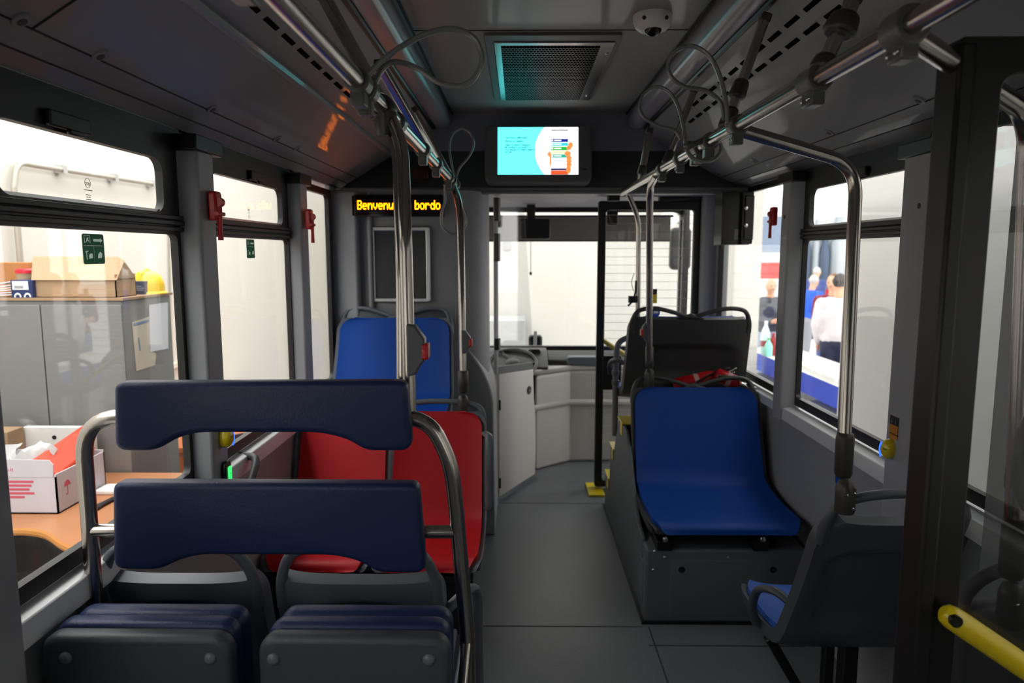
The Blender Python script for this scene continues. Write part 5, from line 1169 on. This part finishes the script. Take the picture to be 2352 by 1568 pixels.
a=at(252,1128,Z=ZD); mb=MB().soft(rrect(a.x-.04,a.y-.05,a.x+.06,a.y+.05,.012,4),(0,0,ZD),(1,0,0),(0,1,0),(0,0,.02),.006); o=build('white_pad',mb,WHITEP); tag(o,'small white pad on the desk behind the lower navy board','pad')
# bin and crates right of the desk
a=at(400,1060,X=-1.75); mb=MB().lathe([(.13,0),(.16,.46),(.165,.48),(.15,.48),(.14,.44)],(-1.55,3.98,-.05),(0,0,1),24); o=build('waste_bin',mb,mat('bin_navy',(38,42,58),.5)); tag(o,'dark waste bin beside the cabinet, seen under the upper navy board','bin')
mb=MB().box(-2.0,-1.2,3.80,4.4,ZG,-.05); o=build('wooden_bench',mb,mat('bench_wood',(150,98,66),.6,var=.1),bev=.004); tag(o,'low wooden bench carrying the dark waste bin','bench')
a=at(600,868,X=-2.72); mb=MB().box(-2.7,-1.55,4.75,6.9,ZG,a.z-.03); t=tag(build('side_table',mb,mat('table_orange',(176,98,50),.5,var=.1),bev=.01),'orange brown table outside the middle left window','table'); zt_=a.z-.03
mb=MB().box(-2.72,-1.53,4.73,6.92,zt_-.035,zt_-.001); build('table_top',mb,MATS['table_orange'],parent=t)
random.seed(9)
for i,(x,y,w,h,c,lb) in enumerate(((-2.45,6.0,.5,.36,(220,222,235),'white leaflet on the orange table, frontmost of the pile'),(-2.4,6.42,.5,.36,(232,200,90),'yellow leaflet on the orange table'),(-2.5,6.78,.4,.26,(226,226,224),'white leaflet farther back on the orange table'))):
    mb=MB().bar((x-w/2,y-.05,zt_+.012+.012*i),(x+w/2,y+.06,zt_+.02+.016*i),h,.02); o=build('leaflet',mb,mat('leaflet%d'%i,c,.6)); tag(o,lb,'leaflet','leaflets on the orange table')
# grey cabinet outside the windscreen, seen through the cab glass
a=at(1146,735,Y=7.9); b=at(1206,800,Y=7.9); mb=MB().box(a.x-.3,b.x,7.9,8.5,ZG,a.z); o=build('grey_locker',mb,mat('locker_grey',(176,178,176),.6),bev=.01); tag(o,'pale grey locker by the front wall seen through the cab glass','locker')
a=at(1141,560,Y=8.58); p=at(1163,562,Y=8.58); mb=MB().box(p.x-.04,p.x+.06,8.56,8.60,p.z-.06,p.z+.04); o=build('wall_switch',mb,mat('switch_grey',(150,150,150),.5),bev=.004); tag(o,'small grey switch box high on the front hall wall','switch')
# ------------------------------------------------ outdoors on the right
TB=mat('table_blue',(22,58,180),.5,bump=.3,bscale=8)
def table(nm,x0,x1,y0,y1,z,drop,label,front_only=False):
    t=thing(nm,label,'table',((x0+x1)/2,(y0+y1)/2,ZG),'blue covered tables outside')
    mb=MB().box(x0,x1,y0,y1,z-.03,z); build('table_top',mb,TB,parent=t)
    # hanging cloth with gentle folds
    n=60; rows=[]; per=[]
    pts=[(x0,y0),(x1,y0),(x1,y1),(x0,y1),(x0,y0)]
    for (ax,ay),(bx,by) in zip(pts,pts[1:]):
        for k in range(15): per.append((ax+(bx-ax)*k/15,ay+(by-ay)*k/15))
    cx,cy=(x0+x1)/2,(y0+y1)/2
    for zz in (z+.002,z-drop*.3,z-drop*.7,z-drop):
        r=[]
        for i,(x,y) in enumerate(per+per[:1]):
            f=.012*math.sin(i*1.7)*(z-zz)/drop+.006; dx,dy=x-cx,y-cy; L=math.hypot(dx,dy); r.append(Vector((x+dx/L*f,y+dy/L*f,zz)))
        rows.append(r)
    mb=MB().sheet(rows,back=[[Vector((cx+(p.x-cx)*.995,cy+(p.y-cy)*.995,p.z)) for p in r] for r in rows]); build('cloth_drop',mb,TB,parent=t,ang=70)
    mb=MB().box(x0,x1,y0,y1,z,z+.004); build('cloth_top',mb,TB,parent=t)
    for x in (x0+.06,x1-.06):
        for y in (y0+.06,y1-.06): mb=MB().box(x-.025,x+.025,y-.025,y+.025,ZG,z-.03); build('leg',mb,ALU,parent=t)
    return t
# one line of tables runs away from the bus on the right
XT=3.05; zA=at(1836,852,X=XT).z
tA=table('covered_table',XT,XT+.66,5.0,7.72,zA,.21,'near blue covered table outside the right window with a white stack of leaflets')
mb=MB().box(XT+.0,XT+.66,5.0,7.72,zA+.004,zA+.007); build('white_top',mb,WHITEP,parent=tA)  # plain white layer over the blue table top
mb=MB()
for i in range(6): mb.box(XT+.02+.01*(i%3),XT+.36,5.9+.30*i,6.16+.30*i,zA+.007,zA+.06+.006*(i%2))
o=build('leaflet_stack',mb,mat('leaflet_white',(226,226,222),.6),bev=.003); tag(o,'low stack of white leaflets on the near blue table','leaflets')
mb=MB().box(XT+.1,XT+.6,5.6,7.6,ZG,zA-.32); o=build('storage_crate',mb,mat('crate_pale',(190,188,182),.6)); tag(o,'pale crate standing under the near blue table','crate')
zB=zA
tB=table('covered_table',XT,XT+.66,7.85,9.5,zB,.21,'far blue covered table with bottles outside the far right window')
mb=MB().box(XT+.0,XT+.66,7.85,9.5,zB+.004,zB+.007); build('white_top',mb,WHITEP,parent=tB)  # same white layer on the far table
mb=MB().box(XT+.1,XT+.6,8.0,9.4,ZG,zB-.32); o=build('storage_crate',mb,MATS['crate_pale']); tag(o,'pale crate standing under the bottle table','crate')
def bottle(px,Y,h,r,c,capc,label,lab=None):
    x=at(px,800,Y=Y).x; t=thing('bottle',label,'bottle',(x,Y,zB+.004),'bottles on the far blue table')
    z=zB+.004; mb=MB().lathe([(r*.9,0),(r,.015),(r,h*.55),(r*.75,h*.72),(r*.32,h*.88),(r*.32,h*.95)],(x,Y,z),(0,0,1),18); build('body',mb,c,parent=t,ang=60)
    mb=MB().lathe([(r*.36,0),(r*.36,h*.06)],(x,Y,z+h*.95),(0,0,1),12); build('cap',mb,capc,parent=t)
    if lab: mb=MB().lathe([(r+.001,0),(r+.001,h*.18)],(x,Y,z+h*.25),(0,0,1),18); build('label_band',mb,lab,parent=t)
GB=mat('bottle_green',(150,230,210),.15); RB=mat('bottle_red',(150,20,30),.2); CB=mat('bottle_clear',(214,240,236),.15)
bottle(1757,8.85,.42,.06,CB,WHITEP,'tall pale green water bottle, leftmost on the far blue table',RB)
bottle(1765,8.70,.22,.05,GB,mat('cap_green',(60,170,60),.4),'short green bottle in front of the tall pale one')
bottle(1775,8.75,.28,.05,RB,mat('cap_red',(190,20,40),.4),'dark red bottle beside the pillar on the far blue table')
# people
SKIN=mat('skin',(214,160,130),.6)
def person(px,Y,label,hgt,shirt,pants,hair,lean=0.,turn=0.,zg=ZG,arm=0,bald=False,longs=True,foot=None):
    x=at(px,700,Y=Y).x; H=hgt
    def caps(mb,a,b,r0,r1):
        a,b=Vector(a),Vector(b); d=(b-a); n=5; P=[]; R=[]
        L=d.length; dn=d.normalized()
        prof=[(-r0*.98,.2*r0),(-r0*.7,.7*r0),(0,r0)]+[(L*k/4,r0+(r1-r0)*k/4) for k in range(1,4)]+[(L,r1),(L+r1*.7,.7*r1),(L+r1*.98,.2*r1)]
        mb.tube([a+dn*h for h,_ in prof],[r for _,r in prof],12)
    M=Matrix.Translation((x,Y,zg))@Matrix.Rotation(turn,4,'Z')
    def J(a,b,c): return M@Vector((a*H,b*H-lean*max(0,c-.5)*H,c*H))
    hip=J(0,0,.52); chest=J(0,0,.74); neck=J(0,0,.84); head=J(0,-.012,.925)
    def limbs(mb,which,g):
        if 'legs' in which:
            for s in (-1,1):
                caps(mb,J(s*.05,0,.50),J(s*.058,-.012,.28),.052*H+g,.034*H+g); caps(mb,J(s*.058,-.012,.28),J(s*.06,.012,.045),.034*H+g,.022*H+g)
            caps(mb,J(-.03,0,.52),J(.03,0,.52),.062*H+g,.062*H+g)
        if 'feet' in which:
            for s in (-1,1): caps(mb,J(s*.06,.02,.022),J(s*.07,-.075,.018),.024*H+g,.018*H+g)
        if 'torso' in which:
            caps(mb,J(-.035,0,.54),J(.035,0,.54),.065*H+g,.065*H+g); caps(mb,J(0,0,.56),J(0,0,.72),.078*H+g,.085*H+g); caps(mb,J(-.07,0,.775),J(.07,0,.775),.052*H+g,.052*H+g); caps(mb,J(-.045,0,.7),J(.045,0,.7),.07*H+g,.07*H+g)
        if 'uarm' in which:
            for s in (-1,1): caps(mb,J(s*.115,0,.785),J(s*.14,.02,.63),.034*H+g,.027*H+g)
        if 'farm' in which:
            for s in (-1,1):
                e=J(s*.14,.02,.63); w=J(s*.13,-.05,.50) if arm==0 else J(s*.03,-.13,.62)
                caps(mb,e,w,.025*H+g,.018*H+g)
    def hands(mb):
        for s in (-1,1):
            w=J(s*.13,-.05,.50) if arm==0 else J(s*.03,-.13,.62)
            pd=(J(0,-.02,-.07)-J(0,0,0)).normalized() if arm==0 else (J(-s*.07,-.02,0)-J(0,0,0)).normalized()
            sd=(J(0,1,0)-J(0,0,0)).normalized() if arm==0 else Vector((0,0,1))
            caps(mb,w,w+pd*.045*H,.017*H,.020*H)
            for k in range(4): b_=w+pd*.05*H+sd*(k-1.5)*.010*H; caps(mb,b_,b_+pd*(.04-.004*abs(k-1.2))*H,.0055*H,.0045*H)
            caps(mb,w+pd*.015*H+sd*.018*H,w+pd*.045*H+sd*.034*H,.0065*H,.005*H)
    mb=MB(); limbs(mb,('legs','feet','torso','uarm','farm'),0); hands(mb); caps(mb,neck-Vector((0,0,.03*H)),head,.034*H,.034*H)
    caps(mb,head-Vector((0,0,.018*H)),head+Vector((0,.0,.022*H)),.046*H,.050*H)
    fd=(M.to_3x3()@Vector((0,-1,0))); sx=(M.to_3x3()@Vector((1,0,0)))
    caps(mb,head+fd*.045*H,head+fd*.058*H-Vector((0,0,.012*H)),.006*H,.008*H)
    for s in (-1,1): caps(mb,head+sx*s*.048*H+Vector((0,0,.004*H)),head+sx*s*.05*H-Vector((0,0,.012*H)),.010*H,.007*H)
    o=build('person',mb,SKIN,org=(x,Y,zg)); tag(o,label,'person','people outside')
    r=o.modifiers.new('Remesh','REMESH'); r.mode='VOXEL'; r.voxel_size=.011*H; r.use_smooth_shade=True
    def cloth(nm,which,g,m):
        q=MB(); limbs(q,which,g); c=build(nm,q,m,parent=o); r=c.modifiers.new('Remesh','REMESH'); r.mode='VOXEL'; r.voxel_size=.012*H; r.use_smooth_shade=True; return c
    cloth('shirt',('torso','uarm','farm') if longs else ('torso','uarm'),.010*H,shirt); cloth('trousers',('legs',),.011*H,pants); cloth('shoes',('feet',),.008*H,BLACKM)
    q=MB()
    for s in (-1,1): q.lathe([(.005*H,0),(.003*H,.003*H)],head+fd*.0475*H+sx*s*.018*H+Vector((0,0,.006*H)),fd,8)
    build('eyes',q,BLACKM,parent=o)
    q=MB().bar(head+fd*.047*H-sx*.014*H-Vector((0,0,.026*H)),head+fd*.047*H+sx*.014*H-Vector((0,0,.026*H)),.004*H,.005*H); build('mouth',q,mat('lips',(170,100,90),.6),parent=o)
    if not bald:
        q=MB(); caps(q,head+Vector((0,0,.020*H))-fd*.012*H,head+Vector((0,0,.030*H))-fd*.010*H,.052*H,.050*H); build('hair',q,hair,parent=o,ang=80)
    else:
        q=MB(); caps(q,head-fd*.016*H-Vector((0,0,.004*H)),head-fd*.018*H+Vector((0,0,.006*H)),.047*H,.047*H); build('hair',q,hair,parent=o,ang=80)
    return o
HD=mat('hair_dark',(36,30,28),.7); HG=mat('hair_grey',(190,186,180),.7); HB=mat('hair_brown',(120,84,60),.7)
person(1926,8.8,'person in a pale grey shirt and dark trousers beside the steel pole',1.74,mat('shirt_grey',(206,198,200),.8),mat('trousers_navy',(36,40,62),.8),HD,turn=2.6)
person(1913,9.6,'person in a maroon shirt half hidden behind the pale grey shirt',1.72,mat('shirt_maroon',(120,30,52),.8),mat('trousers_blue',(96,116,168),.8),HB,turn=-.8,arm=1,longs=False)
person(1862,16.5,'person in a navy suit stooping, back to the bus',1.66,mat('suit_navy',(56,70,128),.8),mat('suit_trousers',(50,62,120),.8),HG,lean=.4,turn=2.4)
person(1846,12.6,'person in a bright blue polo shirt and grey trousers by the pillar',1.60,mat('shirt_blue',(28,84,200),.8),mat('trousers_grey',(140,142,150),.8),HG,lean=.4,turn=2.2,longs=False)
person(1768,10.4,'person in a dark jacket with a lanyard behind the bottles',1.63,mat('jacket_dark',(58,62,78),.8),mat('jeans_pale',(150,168,190),.8),HG,turn=0.1,arm=1,bald=True)
# vehicles and machines far outside
t=thing('parked_bus','white and red bus parked far outside the far right window','bus',(9.5,24,ZG)); bx0=at(1745,600,Y=22).x
mb=MB().box(bx0-2.5,bx0+.75,22,30,ZG+.3,3.2); build('body',mb,WHITEP,parent=t,bev=.1,seg=3)
mb=MB().box(bx0-2.52,bx0+.77,21.98,30,.7,1.2); build('red_band',mb,REDP,parent=t); mb=MB().box(bx0-2.4,bx0+.72,21.97,22,1.5,2.6); build('windscreen',mb,mat('bus_glass',(120,134,156),.1),parent=t)
for x in (bx0-2.2,bx0+.4):
    mb=MB().lathe([(.42,0),(.42,.3)],(x,23,ZG+.42),(1,0,0),20); build('wheel',mb,BLACK,parent=t)
mx=at(1838,600,Y=26).x; t=thing('service_truck','tall machine with grey pipes far outside the right window','truck',(mx+1,26,ZG))
mb=MB().box(mx-.2,mx+2.6,26.5,28,-.1,3.1); build('body',mb,mat('truck_white',(214,220,226),.5),parent=t,bev=.08)
for i,(u,r,h) in enumerate(((.25,.18,2.2),(.62,.12,2.4),(.95,.2,1.9),(1.45,.28,2.5),(2.0,.15,2.2))): mb=MB().lathe([(r*.8,0),(r,.1),(r,h*.6),(r*.6,h*.8),(r*.6,h)],(mx+u,26.2,.3),(0,0,1),16); build('pipe',mb,mat('pipe_%d'%(i%2),(70,86,110) if i%2==0 else (160,170,176),.4),parent=t)
mb=MB().box(mx-.2,mx+2.6,26,28,ZG+.35,.15); build('chassis',mb,REDP,parent=t)
for x in (mx+.2,mx+2.1):
    mb=MB().lathe([(.45,0),(.45,.35)],(x,26.3,ZG+.45),(1,0,0),20); build('wheel',mb,BLACK,parent=t)
# ================================================================== LIGHT
w=bpy.data.worlds.new('World'); bpy.context.scene.world=w; w.use_nodes=True
bg=w.node_tree.nodes['Background']; bg.inputs[0].default_value=(1.,.985,.96,1); bg.inputs[1].default_value=WORLD_S
def lamp(nm,loc,rot,sx,sy,e,col=(1,.96,.9)):
    l=bpy.data.lights.new(nm,'AREA'); l.shape='RECTANGLE'; l.size=sx; l.size_y=sy; l.energy=e; l.color=col
    o=bpy.data.objects.new(nm,l); COL.objects.link(o); o.location=loc; o.rotation_euler=rot; return o
# unseen area lights added above the gangways to brighten sills and desk
lamp('overhead_fill',(-1.95,2.6,4.3),(0,0,0),.5,7.,LAMP_E); lamp('overhead_fill',(1.75,2.2,4.3),(0,0,0),.5,5.,LAMP_E*.2)
# ================================================================== CAMERA
cam=bpy.data.cameras.new('Camera'); co=bpy.data.objects.new('Camera',cam); COL.objects.link(co)
cam.sensor_width=36; cam.sensor_fit='HORIZONTAL'; cam.lens=F/2352*36; cam.clip_start=.02; cam.clip_end=200
fwd=Vector((-sp*ct,cp*ct,-st)); rt=Vector((cp,sp,0)); up=rt.cross(fwd)
co.matrix_world=Matrix(((rt.x,up.x,-fwd.x,0),(rt.y,up.y,-fwd.y,0),(rt.z,up.z,-fwd.z,ZC),(0,0,0,1)))
cam.dof.use_dof=True; cam.dof.focus_distance=1.75; cam.dof.aperture_fstop=4.0
sc=bpy.context.scene; sc.camera=co
sc.view_settings.view_transform='Standard'; sc.view_settings.look='None'; sc.view_settings.gamma=1; sc.view_settings.use_curve_mapping=False
sc.view_settings.exposure=EXPO
sc.cycles.max_bounces=10; sc.cycles.diffuse_bounces=6; sc.cycles.glossy_bounces=5; sc.cycles.transparent_max_bounces=24
sc.cycles.use_denoising=True; sc.cycles.caustics_reflective=False; sc.cycles.caustics_refractive=False; sc.cycles.sample_clamp_indirect=4.
